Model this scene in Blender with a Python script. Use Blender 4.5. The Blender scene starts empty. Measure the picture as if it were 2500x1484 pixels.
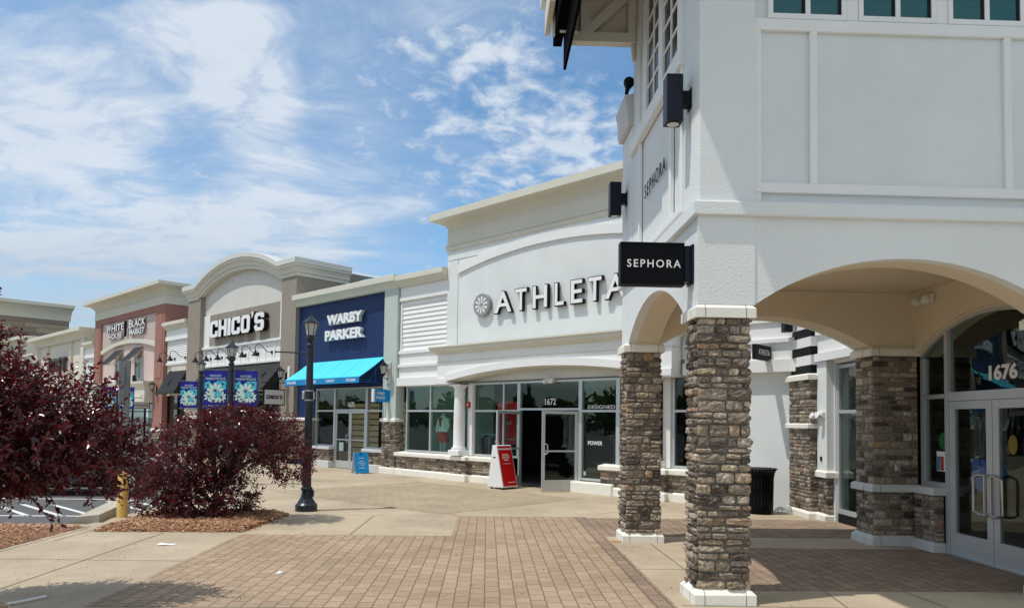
import bpy, math, random
from math import sin, cos, pi, radians, sqrt
from mathutils import Vector, Matrix

S = bpy.context.scene
COL = S.collection

# ------------------------------------------------------------------ camera
cam_d = bpy.data.cameras.new('camera')
cam = bpy.data.objects.new('camera', cam_d)
COL.objects.link(cam)
YAW, PIT, ROL = 0.0337887, 0.0434123, 0.01413499
F_ = Vector((sin(YAW)*cos(PIT), cos(YAW)*cos(PIT), sin(PIT)))
R0 = Vector((cos(YAW), -sin(YAW), 0))
U0 = R0.cross(F_)
R_ = cos(ROL)*R0 + sin(ROL)*U0
U_ = cos(ROL)*U0 - sin(ROL)*R0
M = Matrix((R_, U_, -F_)).transposed().to_4x4()
M.translation = Vector((0, 0, 1.75))
cam.matrix_world = M
cam_d.sensor_width = 36
cam_d.lens = 36*1741.3/2500
cam_d.shift_y = 210.7/2500
cam_d.clip_end = 3000
S.camera = cam

# ------------------------------------------------------------------ light
SUN_AZ = Vector((-0.937, -0.349))          # horizontal direction towards the sun
SUN_EL = radians(66)
sd = bpy.data.lights.new('sun', 'SUN')
sd.energy = 3.15
sd.angle = radians(0.53)
sd.color = (1.0, 0.95, 0.87)
so = bpy.data.objects.new('sun', sd)
COL.objects.link(so)
SUN_DIR = Vector((SUN_AZ.x*cos(SUN_EL), SUN_AZ.y*cos(SUN_EL), sin(SUN_EL)))
so.rotation_euler = SUN_DIR.to_track_quat('Z', 'Y').to_euler()
so.location = (-20, -10, 40)

S.view_settings.view_transform = 'Standard'
S.view_settings.look = 'None'
S.view_settings.gamma = 1
S.view_settings.use_curve_mapping = False
S.view_settings.exposure = 0.0

W = bpy.data.worlds.new('World')
S.world = W
W.use_nodes = True


class NT:
    """tiny node-tree helper"""
    def __init__(s, tree):
        s.t = tree
        s.t.nodes.clear()

    def n(s, typ, ins=None, **props):
        nd = s.t.nodes.new(typ)
        for k, v in props.items():
            setattr(nd, k, v)
        if ins:
            for k, v in ins.items():
                s.put(nd.inputs[k], v)
        return nd

    def put(s, sock, v):
        if isinstance(v, bpy.types.NodeSocket):
            s.t.links.new(v, sock)
        elif isinstance(v, bpy.types.Node):
            s.t.links.new(v.outputs[0], sock)
        else:
            if isinstance(v, (tuple, list)) and len(v) == 3 and sock.type == 'RGBA':
                v = (*v, 1)
            sock.default_value = v

    def m(s, op, a, b=0.0, c=None, clamp=False):
        ins = {0: a, 1: b}
        if c is not None:
            ins[2] = c
        nd = s.n('ShaderNodeMath', ins, operation=op, use_clamp=clamp)
        return nd.outputs[0]

    def v(s, op, a, b=(0, 0, 0)):
        nd = s.n('ShaderNodeVectorMath', {0: a, 1: b}, operation=op)
        return nd.outputs['Value'] if op in ('DOT_PRODUCT', 'LENGTH') else nd.outputs[0]

    def noise(s, vec, scale, detail=4, rough=.55, dist=0.0, out=0):
        nd = s.n('ShaderNodeTexNoise', {'Vector': vec, 'Scale': scale, 'Detail': detail, 'Roughness': rough, 'Distortion': dist})
        return nd.outputs[out]

    def step(s, x, a, b):
        nd = s.n('ShaderNodeMapRange', {0: x, 1: a, 2: b, 3: 0.0, 4: 1.0}, interpolation_type='SMOOTHSTEP')
        return nd.outputs[0]

    def lin(s, x, a, b, c=0.0, d=1.0):
        nd = s.n('ShaderNodeMapRange', {0: x, 1: a, 2: b, 3: c, 4: d})
        return nd.outputs[0]

    def mix(s, f, a, b, blend='MIX'):
        nd = s.n('ShaderNodeMix', data_type='RGBA', blend_type=blend)
        s.put(nd.inputs[0], f)
        s.put(nd.inputs[6], a)
        s.put(nd.inputs[7], b)
        return nd.outputs[2]

    def ramp(s, f, stops):
        nd = s.n('ShaderNodeValToRGB', {0: f})
        cr = nd.color_ramp
        while len(cr.elements) < len(stops):
            cr.elements.new(0.5)
        for e, (p, c) in zip(cr.elements, stops):
            e.position = p
            e.color = (*c, 1)
        return nd.outputs[0]


SKYTINT = (.95, 1.26, 1.33)     # slight colour balance of the clear sky
DENS = 0.93


def world_sky():
    t = NT(W.node_tree)
    sky = t.n('ShaderNodeTexSky', sky_type='NISHITA', sun_disc=False, sun_elevation=SUN_EL,
              sun_rotation=math.atan2(SUN_AZ.x, SUN_AZ.y), air_density=1.0, dust_density=0.4, ozone_density=2.2)
    d = t.n('ShaderNodeTexCoord').outputs['Generated']
    sep = t.n('ShaderNodeSeparateXYZ', {0: d})
    z = t.m('MAXIMUM', sep.outputs[2], 0.0)
    # flat cloud layer overhead
    den = t.m('ADD', z, 0.16)
    p = t.n('ShaderNodeCombineXYZ', {0: t.m('DIVIDE', sep.outputs[0], den), 1: t.m('DIVIDE', sep.outputs[1], den), 2: 0.0}).outputs[0]
    # bearing and elevation (as tangents about the world's Y axis) to place the cloud banks
    yy = t.m('ADD', t.m('ABSOLUTE', sep.outputs[1]), 0.04)
    az = t.m('DIVIDE', sep.outputs[0], yy)
    el = t.m('DIVIDE', z, yy)

    def blob(a0, e0, ra, re, w, tilt=0.0):
        da = t.m('SUBTRACT', az, a0)
        de = t.m('SUBTRACT', el, e0)
        if tilt:
            de = t.m('SUBTRACT', de, t.m('MULTIPLY', da, tilt))
        q = t.m('ADD', t.m('POWER', t.m('ABSOLUTE', t.m('DIVIDE', da, ra)), 2.0), t.m('POWER', t.m('ABSOLUTE', t.m('DIVIDE', de, re)), 2.0))
        return t.m('MULTIPLY', t.m('EXPONENT', t.m('MULTIPLY', q, -1.0)), w)

    def total(bs):
        s = 0.0
        for b in bs:
            s = t.m('ADD', s, blob(*b))
        return s

    mp = t.n('ShaderNodeMapping', {'Vector': p, 'Rotation': (0, 0, radians(-35)), 'Scale': (0.75, 1.15, 1.0), 'Location': (1.3, 0.7, 0)})
    warp = t.n('ShaderNodeTexNoise', {'Vector': mp.outputs[0], 'Scale': 1.6, 'Detail': 3.0}).outputs[1]
    sc = t.n('ShaderNodeVectorMath', operation='SCALE')
    t.put(sc.inputs[0], t.v('SUBTRACT', warp, (.5, .5, .5)))
    sc.inputs['Scale'].default_value = 0.7
    wp = t.v('ADD', mp.outputs[0], sc.outputs[0])
    veil = t.noise(wp, 1.7, 10, .62)
    puff = t.noise(p, 11.0, 8, .60, .25)
    fine = t.noise(wp, 5.0, 8, .65)
    # soft veil banks: left side, the broad streak in the middle, the bright bank low in the middle
    fv = total([(-.62, .36, .24, .20, .34), (-.36, .48, .13, .075, .36, -.35), (-.30, .36, .10, .10, .22, -1.2), (-.23, .275, .22, .028, .34, .05), (-.42, .20, .30, .11, .34), (-.26, .55, .2, .035, .26),
                (-.68, .54, .14, .04, .16), (-.13, .33, .12, .05, .14), (-.41, .40, .035, .11, -.17, -1.0), (-.20, .47, .05, .12, -.22), (-.43, .335, .045, .045, -.12), (-.05, .235, .12, .035, -.34), (.02, .30, .1, .04, -.10)])
    # broken puffs on the right
    fp = total([(-.03, .52, .13, .062, .44), (.02, .40, .16, .085, .40), (.13, .37, .10, .08, .34), (-.20, .40, .10, .09, .14), (-.08, .30, .1, .04, .20), (-.38, .33, .12, .03, .22), (.15, .52, .05, .05, -.25), (.12, .29, .1, .03, .12)])
    c1 = t.step(t.m('ADD', t.m('MULTIPLY', t.m('SUBTRACT', veil, .5), 1.3), fv), -0.11, 0.56)
    c1 = t.m('MULTIPLY', c1, t.lin(fine, .32, .62, .74, 1.25), clamp=True)
    c2 = t.step(t.m('ADD', t.m('MULTIPLY', t.m('SUBTRACT', puff, .5), 2.1), fp), 0.02, 0.80)
    dens = t.m('MAXIMUM', c1, c2)
    haze = t.m('ADD', t.m('MULTIPLY', t.step(el, 0.20, 0.0), 0.62), t.m('MULTIPLY', t.m('MULTIPLY', t.step(az, -.15, -.45), t.step(el, .62, .10)), .55))
    dens = t.m('MAXIMUM', dens, t.m('MINIMUM', haze, .85))
    # unseen bright cloud added overhead and behind to lift the fill light
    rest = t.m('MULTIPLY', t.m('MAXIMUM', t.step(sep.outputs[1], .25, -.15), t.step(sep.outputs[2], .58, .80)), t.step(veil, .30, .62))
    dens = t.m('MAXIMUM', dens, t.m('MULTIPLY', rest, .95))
    dens = t.m('MAXIMUM', dens, t.m('MULTIPLY', t.step(veil, .38, .66), .45))
    dens = t.m('MAXIMUM', dens, t.m('MULTIPLY', t.step(az, .0, -.22), t.lin(fine, .32, .68, .25, .72)))
    lowgrey = t.m('MULTIPLY', t.step(az, -.05, -.40), t.step(el, .30, .12))
    hi = t.mix(lowgrey, (5.9, 6.5, 7.2), (4.2, 4.75, 5.5))
    lo = t.mix(lowgrey, (4.0, 4.85, 6.2), (3.85, 4.5, 5.4))
    light = t.step(t.m('ADD', t.m('MULTIPLY', fine, .6), t.m('MULTIPLY', dens, .42)), .36, .82)
    ccol = t.mix(light, lo, hi)
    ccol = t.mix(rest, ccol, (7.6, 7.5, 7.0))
    skyc = t.mix(1.0, sky.outputs[0], SKYTINT, 'MULTIPLY')
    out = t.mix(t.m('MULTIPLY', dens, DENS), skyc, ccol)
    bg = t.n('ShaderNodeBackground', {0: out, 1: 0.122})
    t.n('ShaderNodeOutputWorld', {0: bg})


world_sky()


# ------------------------------------------------------------------ materials
def sr(r, g, b):
    f = lambda c: (c/255/12.92) if c/255 <= .04045 else ((c/255+.055)/1.055)**2.4
    return (f(r), f(g), f(b))


MATS = {}


def mat(name, col, rough=.7, metal=0.0, bump=None, var=0.0, vscale=1.2, spec=.5, dirt=None, coat=0.0, emit=None):
    """plain painted / cast material: base colour, soft variation, optional fine bump (scale, distance)"""
    if name in MATS:
        return MATS[name]
    m = bpy.data.materials.new(name)
    m.use_nodes = True
    t = NT(m.node_tree)
    pos = t.n('ShaderNodeNewGeometry').outputs['Position']
    c = t.n('ShaderNodeRGB').outputs[0]
    c.default_value = (*col, 1)
    if var:
        nz = t.noise(pos, vscale, 6, .65)
        k = t.lin(nz, .3, .7, 1-var, 1+var*.5)
        g = t.n('ShaderNodeCombineXYZ', {0: k, 1: k, 2: k}).outputs[0]
        c = t.mix(1.0, c, g, 'MULTIPLY')
    if dirt:
        # dirt streaks: stretched noise, a stain with its own shape
        mp = t.n('ShaderNodeMapping', {'Vector': pos, 'Scale': (5, 5, .45)})
        nz = t.noise(mp.outputs[0], 1.4, 6, .6)
        c = t.mix(t.m('MULTIPLY', t.step(nz, .56, .8), dirt[0]), c, dirt[1])
    b = t.n('ShaderNodeBsdfPrincipled', {'Base Color': c, 'Roughness': rough, 'Metallic': metal, 'Specular IOR Level': spec})
    if coat:
        b.inputs['Coat Weight'].default_value = coat
        b.inputs['Coat Roughness'].default_value = .05
    if emit:
        t.put(b.inputs['Emission Color'], emit[0])
        b.inputs['Emission Strength'].default_value = emit[1]
    if bump:
        nz = t.noise(pos, bump[0], 3, .6)
        bp = t.n('ShaderNodeBump', {'Height': nz, 'Distance': bump[1], 'Strength': 1.0})
        t.put(b.inputs['Normal'], bp.outputs[0])
    t.n('ShaderNodeOutputMaterial', {0: b})
    MATS[name] = m
    return m


def glass_mat(name, tint, refl=1.0):
    if name in MATS:
        return MATS[name]
    m = bpy.data.materials.new(name)
    m.use_nodes = True
    t = NT(m.node_tree)
    fc = t.n('ShaderNodeLayerWeight', {0: .5}).outputs[1]
    k = t.m('ADD', t.m('MULTIPLY', t.m('POWER', fc, 4.0), .9), .055*refl, clamp=True)
    a = t.n('ShaderNodeBsdfTransparent', {0: tint})
    pos = t.n('ShaderNodeNewGeometry').outputs['Position']
    bp = t.n('ShaderNodeBump', {'Height': t.noise(pos, .9, 2, .5), 'Distance': .004, 'Strength': 1.0})
    g = t.n('ShaderNodeBsdfGlossy', {'Color': (.95, 1, .98, 1), 'Roughness': 0.0, 'Normal': bp.outputs[0]})
    mx = t.n('ShaderNodeMixShader', {0: k, 1: a, 2: g})
    t.n('ShaderNodeOutputMaterial', {0: mx})
    MATS[name] = m
    return m


def stone_mat(name, bright=1.0):
    m = bpy.data.materials.new(name)
    m.use_nodes = True
    t = NT(m.node_tree)
    geo = t.n('ShaderNodeNewGeometry')
    pos = geo.outputs['Position']
    rnd = geo.outputs['Random Per Island']
    cs = [(0.0, sr(64, 56, 49)), (.16, sr(124, 113, 101)), (.32, sr(156, 144, 129)), (.46, sr(82, 72, 63)), (.6, sr(164, 148, 126)),
          (.74, sr(112, 102, 92)), (.9, sr(180, 167, 150)), (.97, sr(154, 128, 104)), (1.0, sr(146, 114, 93))]
    c = t.ramp(rnd, cs)
    n1 = t.noise(pos, 30, 7, .70)
    n2 = t.noise(pos, 7, 3, .6)
    k = t.m('MULTIPLY', t.lin(n1, .32, .68, .38, 1.5), t.lin(n2, .3, .7, .85, 1.18))
    k = t.m('MULTIPLY', k, bright)
    c = t.mix(1.0, c, t.n('ShaderNodeCombineXYZ', {0: k, 1: k, 2: k}).outputs[0], 'MULTIPLY')
    lime = t.step(t.noise(pos, 19, 8, .72), .53, .70)          # pale mineral bloom in patches
    c = t.mix(t.m('MULTIPLY', lime, .5), c, (.44, .40, .35))
    b = t.n('ShaderNodeBsdfPrincipled', {'Base Color': c, 'Roughness': .88, 'Specular IOR Level': .3})
    h = t.m('ADD', t.noise(pos, 34, 6, .68), t.m('MULTIPLY', t.noise(pos, 11, 3, .6), 1.4))
    bp = t.n('ShaderNodeBump', {'Height': h, 'Distance': .020, 'Strength': 1.0})
    t.put(b.inputs['Normal'], bp.outputs[0])
    t.n('ShaderNodeOutputMaterial', {0: b})
    MATS[name] = m
    return m


def paver_mat(name, ca, cb, rot=0.0, joint=(.07, .055, .045), bu=.225, bv=.150, fade=1.0):
    """concrete pavers in running bond, long joints along local Y"""
    m = bpy.data.materials.new(name)
    m.use_nodes = True
    t = NT(m.node_tree)
    pos0 = t.n('ShaderNodeNewGeometry').outputs['Position']
    mp = t.n('ShaderNodeMapping', {'Vector': pos0, 'Rotation': (0, 0, rot)})
    wob = t.n('ShaderNodeTexNoise', {'Vector': mp.outputs[0], 'Scale': 5.0, 'Detail': 2.0}).outputs[1]
    wob = t.v('SUBTRACT', wob, (.5, .5, .5))
    sc = t.n('ShaderNodeVectorMath', operation='SCALE')
    t.put(sc.inputs[0], wob)
    sc.inputs['Scale'].default_value = .022
    q = t.v('ADD', mp.outputs[0], sc.outputs[0])
    sp = t.n('ShaderNodeSeparateXYZ', {0: q})
    v = t.m('DIVIDE', sp.outputs[0], bv)
    row = t.m('FLOOR', v)
    fv = t.m('FRACT', v)
    off = t.n('ShaderNodeTexWhiteNoise', noise_dimensions='1D')
    t.put(off.inputs['W'], row)
    u = t.m('ADD', t.m('DIVIDE', sp.outputs[1], bu), t.m('ADD', t.m('MULTIPLY', t.m('FLOORED_MODULO', row, 2.0), .5), t.m('MULTIPLY', off.outputs[0], .12)))
    cu = t.m('FLOOR', u)
    fu = t.m('FRACT', u)
    dv = t.m('MULTIPLY', t.m('MINIMUM', fv, t.m('SUBTRACT', 1.0, fv)), bv)      # metres to the long joint
    du = t.m('MULTIPLY', t.m('MINIMUM', fu, t.m('SUBTRACT', 1.0, fu)), bu)
    jl = t.m('MULTIPLY', t.step(dv, .0075, .002), .9)
    js = t.m('MULTIPLY', t.step(du, .010, .003), .75)
    j = t.m('MAXIMUM', jl, js)
    idv = t.n('ShaderNodeCombineXYZ', {0: row, 1: cu, 2: 3.0}).outputs[0]
    wn = t.n('ShaderNodeTexWhiteNoise', {'Vector': idv}, noise_dimensions='3D').outputs[0]
    c = t.mix(wn, ca, cb)
    grit = t.noise(pos0, 95, 3, .75)
    big = t.noise(pos0, .8, 5, .6)
    k = t.m('MULTIPLY', t.lin(grit, .3, .7, .70, 1.28), t.lin(big, .3, .7, .86, 1.12))
    c = t.mix(1.0, c, t.n('ShaderNodeCombineXYZ', {0: k, 1: k, 2: k}).outputs[0], 'MULTIPLY')
    spots = t.step(t.noise(pos0, 3.1, 6, .7), .70, .78)
    c = t.mix(t.m('MULTIPLY', spots, .35), c, (.10, .075, .055))
    c = t.mix(t.m('MULTIPLY', j, fade), c, joint)
    b = t.n('ShaderNodeBsdfPrincipled', {'Base Color': c, 'Roughness': .92, 'Specular IOR Level': .25})
    edge = t.m('MINIMUM', t.m('DIVIDE', t.m('MINIMUM', dv, du), .012), 1.0)
    h = t.m('ADD', t.m('MULTIPLY', edge, 1.0), t.m('ADD', t.m('MULTIPLY', grit, .35), t.m('MULTIPLY', wn, .3)))
    bp = t.n('ShaderNodeBump', {'Height': h, 'Distance': .006, 'Strength': .8})
    t.put(b.inputs['Normal'], bp.outputs[0])
    t.n('ShaderNodeOutputMaterial', {0: b})
    MATS[name] = m
    return m


def concrete_mat(name, ca, cb, rust=None):
    m = bpy.data.materials.new(name)
    m.use_nodes = True
    t = NT(m.node_tree)
    pos = t.n('ShaderNodeNewGeometry').outputs['Position']
    a = t.noise(pos, .55, 7, .62)
    f = t.noise(pos, 60, 4, .7)
    mid = t.noise(pos, 5, 5, .6)
    c = t.mix(t.step(a, .34, .68), ca, cb)
    k = t.m('MULTIPLY', t.lin(f, .3, .7, .90, 1.08), t.lin(mid, .3, .7, .94, 1.05))
    c = t.mix(1.0, c, t.n('ShaderNodeCombineXYZ', {0: k, 1: k, 2: k}).outputs[0], 'MULTIPLY')
    # blotches of dirt and gum
    st = t.step(t.noise(pos, 1.9, 8, .72), .60, .72)
    c = t.mix(t.m('MULTIPLY', st, .22), c, (.20, .16, .115))
    vor = t.n('ShaderNodeTexVoronoi', {'Vector': pos, 'Scale': 2.3}).outputs[0]
    gum = t.step(vor, .045, .02)
    c = t.mix(t.m('MULTIPLY', gum, .55), c, (.10, .085, .07))
    if rust:
        d = t.v('LENGTH', t.v('MULTIPLY', t.v('SUBTRACT', pos, rust), (1, 1.6, 0)))
        r = t.m('MULTIPLY', t.step(t.m('ADD', d, t.m('MULTIPLY', mid, .22)), .38, .14), .8)
        c = t.mix(r, c, (.33, .13, .025))
    b = t.n('ShaderNodeBsdfPrincipled', {'Base Color': c, 'Roughness': .9, 'Specular IOR Level': .25})
    bp = t.n('ShaderNodeBump', {'Height': t.m('ADD', f, mid), 'Distance': .002, 'Strength': .6})
    t.put(b.inputs['Normal'], bp.outputs[0])
    t.n('ShaderNodeOutputMaterial', {0: b})
    MATS[name] = m
    return m


def leaf_mat(name, c1, c2, trans, rough=.38, tw=.35, c3=None):
    m = bpy.data.materials.new(name)
    m.use_nodes = True
    t = NT(m.node_tree)
    rnd = t.n('ShaderNodeNewGeometry').outputs['Random Per Island']
    c = t.ramp(rnd, [(0.0, c1), (.40, c2), (.72, tuple(a*1.5 for a in c1)), (.93, c2), (1.0, c3 or c1)])
    b = t.n('ShaderNodeBsdfPrincipled', {'Base Color': c, 'Roughness': rough, 'Specular IOR Level': .7, 'Coat Weight': .12, 'Coat Roughness': .2})
    tr = t.n('ShaderNodeBsdfTranslucent', {0: trans})
    mx = t.n('ShaderNodeMixShader', {0: tw, 1: b, 2: tr})
    t.n('ShaderNodeOutputMaterial', {0: mx})
    MATS[name] = m
    return m


WHITE = mat('white_stucco', (.74, .775, .77), .85, bump=(70, .004), var=.07, vscale=.7, dirt=(.17, (.55, .55, .52)))
ROUGHW = mat('rough_white_stucco', (.76, .795, .79), .85, bump=(52, .008), var=.05, vscale=.9)
TRIM = mat('white_trim', (.82, .83, .82), .7, bump=(60, .002), var=.04, dirt=(.14, (.5, .5, .46)))
CREAM = mat('cream_trim', (.67, .65, .555), .75, bump=(60, .002), var=.05, dirt=(.12, (.5, .48, .42)))
BEIGE = mat('beige_soffit', (.73, .645, .50), .85, bump=(60, .003), var=.05)
CAST = mat('cast_stone', (.83, .81, .73), .8, bump=(40, .003), var=.08, vscale=3, dirt=(.18, (.5, .46, .38)))
CASTG = mat('grey_cast_stone', (.60, .61, .60), .8, bump=(40, .003), var=.08, vscale=3)
TAUPE = mat('taupe_stucco', sr(150, 141, 129), .85, bump=(60, .004), var=.10, vscale=1.6, dirt=(.2, sr(120, 110, 98)))
TAUPEL = mat('light_taupe_stucco', (.66, .65, .60), .85, bump=(60, .004), var=.06)
NAVY = mat('navy_paint', sr(2, 38, 90), .65, bump=(60, .004), var=.12, vscale=2)
GREEN = mat('sage_stucco', (.50, .575, .53), .85, bump=(60, .004), var=.06)
BRICKR = mat('terracotta_stucco', sr(160, 114, 102), .85, bump=(60, .004), var=.08)
PINK = mat('pink_stucco', sr(214, 192, 186), .85, bump=(60, .004), var=.05)
IVORY = mat('ivory_stucco', (.70, .66, .57), .85, bump=(60, .004), var=.06)
ALU = mat('aluminium_frame', (.58, .60, .61), .42, .55, var=.05)
STEEL = mat('brushed_steel', (.55, .54, .52), .28, 1.0)
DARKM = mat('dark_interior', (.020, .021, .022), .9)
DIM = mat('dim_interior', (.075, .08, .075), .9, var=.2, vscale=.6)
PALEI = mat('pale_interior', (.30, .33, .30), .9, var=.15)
BLACK = mat('black_paint', (.007, .008, .010), .55, spec=.18)
BLACKG = mat('black_gloss', (.003, .003, .004), .3, spec=.10)
NAVYM = mat('navy_black_metal', (.005, .006, .016), .4, spec=.25)
POLE = mat('lamp_post_paint', (.016, .024, .033), .34, .2, bump=(30, .001))
FROST = mat('frosted_glass', (.50, .50, .46), .35)
WHITEP = mat('white_plastic', (.80, .80, .79), .4)
LETTER = mat('white_letter', (.86, .86, .86), .4)
LETTERG = mat('grey_letter', (.27, .28, .285), .5)
MATTE = mat('matte_black', (.004, .004, .005), .9, spec=.03)
TEXTW = mat('text_white', (.82, .82, .82), .5)
CANVB = mat('black_canvas', (.014, .014, .017), .75, bump=(200, .0006), var=.15)
CANVC = mat('cyan_canvas', sr(70, 208, 232), .7, bump=(200, .0006), var=.04)
CANVD = mat('blue_valance', sr(0, 132, 196), .7, bump=(200, .0006), var=.04)
SIGNB = mat('blue_sign', sr(0, 136, 204), .45)
REDS = mat('red_sign', sr(196, 8, 12), .45)
REDP = mat('red_poster', sr(214, 14, 24), .6)
TEAL = mat('teal_banner', sr(60, 190, 205), .6)
BANNER = mat('blue_banner', sr(16, 26, 150), .6, var=.05)
PALEF = mat('pale_print', sr(205, 232, 220), .6)
YELL = mat('yellow_paint', sr(238, 198, 112), .55, var=.14, vscale=4, bump=(25, .002))
ASPH = mat('asphalt', (.115, .115, .112), .95, bump=(120, .004), var=.18, vscale=.9)
LINEP = mat('road_paint', (.72, .72, .70), .8, var=.14, vscale=9)
KERBM = concrete_mat('kerb_concrete', (.50, .46, .37), (.42, .38, .30))
CONC = concrete_mat('pavement_concrete', (.50, .415, .30), (.385, .315, .225), rust=(1.92, 10.55, 0))
PAVER = paver_mat('paver_brown', (.425, .312, .215), (.34, .248, .168), joint=(.125, .095, .068))
PAVERD = paver_mat('paver_red_shade', (.345, .245, .175), (.25, .185, .135))
PAVERT = paver_mat('paver_tan', (.415, .335, .235), (.365, .295, .205), rot=pi/4, joint=(.20, .16, .11), fade=.7)
MORTAR = mat('mortar', (.25, .225, .195), .95, bump=(80, .004), var=.12, vscale=6)
STONE = stone_mat('veneer_stone', 1.22)
GLASS = glass_mat('window_glass', (.90, .94, .92), .6)
GLASSD = glass_mat('dark_window_glass', (.80, .88, .87), .45)
GLASST = glass_mat('teal_window_glass', (.22, .42, .44), 1.2)
LEAF = leaf_mat('plum_leaf', (.056, .008, .012), (.018, .006, .009), (.34, .012, .018), .25, .28, (.05, .028, .014))
BARK = mat('bark', (.045, .035, .03), .9, bump=(60, .006), var=.2, vscale=8)
GRASSM = leaf_mat('grass_blade', (.12, .16, .04), (.20, .20, .07), (.25, .3, .06), .5, .3)
TREEM = leaf_mat('tree_leaf', (.05, .085, .018), (.03, .055, .014), (.12, .2, .03), .5, .3)
PAPER = mat('paper', (.85, .86, .87), .8)


# ------------------------------------------------------------------ mesh builder
class MB:
    def __init__(s):
        s.v = []
        s.f = []

    def add(s, vs, fs):
        o = len(s.v)
        s.v += [tuple(p) for p in vs]
        s.f += [tuple(i+o for i in f) for f in fs]
        return s

    def box(s, x0, x1, y0, y1, z0, z1):
        return s.add([(x0, y0, z0), (x1, y0, z0), (x1, y1, z0), (x0, y1, z0), (x0, y0, z1), (x1, y0, z1), (x1, y1, z1), (x0, y1, z1)],
                     [(0, 3, 2, 1), (4, 5, 6, 7), (0, 1, 5, 4), (1, 2, 6, 5), (2, 3, 7, 6), (3, 0, 4, 7)])

    def bbox(s, x0, x1, y0, y1, z0, z1, b=.01):
        """box with chamfered vertical and top edges"""
        pl = [(x0+b, y0), (x1-b, y0), (x1, y0+b), (x1, y1-b), (x1-b, y1), (x0+b, y1), (x0, y1-b), (x0, y0+b)]
        cx, cy = (x0+x1)/2, (y0+y1)/2
        ins = [(p[0]+(b if p[0] < cx else -b), p[1]+(b if p[1] < cy else -b)) for p in pl]
        vs = [(p[0], p[1], z0) for p in pl] + [(p[0], p[1], z1-b) for p in pl] + [(p[0], p[1], z1) for p in ins]
        fs = [tuple(range(7, -1, -1)), tuple(range(16, 24))]
        for i in range(8):
            j = (i+1) % 8
            fs += [(i, j, 8+j, 8+i), (8+i, 8+j, 16+j, 16+i)]
        return s.add(vs, fs)

    def prism(s, pts, ax, a, b):
        """extrude a 2-D polygon; ax 'y': pts=(x,z)  'x': pts=(y,z)  'z': pts=(x,y)"""
        n = len(pts)
        if ax == 'y':
            g = lambda p, t: (p[0], t, p[1])
        elif ax == 'x':
            g = lambda p, t: (t, p[0], p[1])
        else:
            g = lambda p, t: (p[0], p[1], t)
        vs = [g(p, a) for p in pts] + [g(p, b) for p in pts]
        fs = [tuple(range(n)), tuple(range(2*n-1, n-1, -1))]
        fs += [(i, n+i, n+(i+1) % n, (i+1) % n) for i in range(n)]
        return s.add(vs, fs)

    def tube(s, pts, r, n=8, cap=True):
        pts = [Vector(p) for p in pts]
        rs = r if isinstance(r, (list, tuple)) else [r]*len(pts)
        rings = []
        prev = None
        for i, p in enumerate(pts):
            d = (pts[min(i+1, len(pts)-1)] - pts[max(i-1, 0)]).normalized()
            if prev is None:
                a = d.orthogonal().normalized()
            else:
                a = (prev - d*prev.dot(d))
                a = a.normalized() if a.length > 1e-6 else d.orthogonal().normalized()
            prev = a
            b = d.cross(a)
            rings.append([p + (a*cos(2*pi*k/n) + b*sin(2*pi*k/n))*rs[i] for k in range(n)])
        vs = [q for rg in rings for q in rg]
        fs = []
        for i in range(len(pts)-1):
            for k in range(n):
                k2 = (k+1) % n
                fs.append((i*n+k, i*n+k2, (i+1)*n+k2, (i+1)*n+k))
        if cap:
            fs.append(tuple(range(n-1, -1, -1)))
            fs.append(tuple(range((len(pts)-1)*n, len(pts)*n)))
        return s.add(vs, fs)

    def lathe(s, prof, cx=0, cy=0, n=16, rot=0.0, sx=1.0, sy=1.0):
        vs = []
        for r, z in prof:
            for k in range(n):
                a = 2*pi*k/n + rot
                vs.append((cx+r*cos(a)*sx, cy+r*sin(a)*sy, z))
        fs = []
        for i in range(len(prof)-1):
            for k in range(n):
                k2 = (k+1) % n
                fs.append((i*n+k, i*n+k2, (i+1)*n+k2, (i+1)*n+k))
        fs.append(tuple(range(n-1, -1, -1)))
        fs.append(tuple(range((len(prof)-1)*n, len(prof)*n)))
        return s.add(vs, fs)

    def sweep(s, path, prof):
        """closed profile [(d,z)] along a plan polyline, d measured to the right of travel, mitred"""
        n = len(path)
        m = len(prof)
        P = [Vector((p[0], p[1])) for p in path]
        vs = []
        for i in range(n):
            d1 = (P[i]-P[i-1]).normalized() if i > 0 else None
            d2 = (P[i+1]-P[i]).normalized() if i < n-1 else None
            n1 = Vector((d1.y, -d1.x)) if d1 else None
            n2 = Vector((d2.y, -d2.x)) if d2 else None
            if n1 is None:
                o = n2
            elif n2 is None:
                o = n1
            else:
                o = (n1+n2)
                o = o/(1+n1.dot(n2))
            zo = path[i][2] if len(path[i]) > 2 else 0
            for d, z in prof:
                q = P[i]+o*d
                vs.append((q.x, q.y, z+zo))
        fs = []
        for i in range(n-1):
            for k in range(m):
                k2 = (k+1) % m
                fs.append((i*m+k, (i+1)*m+k, (i+1)*m+k2, i*m+k2))
        fs.append(tuple(range(m-1, -1, -1)))
        fs.append(tuple(range((n-1)*m, n*m)))
        return s.add(vs, fs)

    def archwall(s, a0, a1, ca, half, zs, rise, zt, t0, t1, ax='y', n=28, z_low=None):
        """wall slab between a0..a1 (along the wall) with a segmental arch opening; t0..t1 is the thickness"""
        R = (half*half+rise*rise)/(2*rise)
        zc = zs+rise-R
        xs = [ca-half+2*half*i/n for i in range(n+1)]
        zz = [zc+sqrt(max(R*R-(x-ca)**2, 0)) for x in xs]
        g = (lambda u, t, z: (u, t, z)) if ax == 'y' else (lambda u, t, z: (t, u, z))
        zl = zs if z_low is None else z_low
        pts = [(a0, zt)]
        low = []
        if a0 < ca-half-1e-4:
            low += [(a0, zl), (ca-half, zl)] if z_low is not None else [(a0, zs)]
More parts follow.
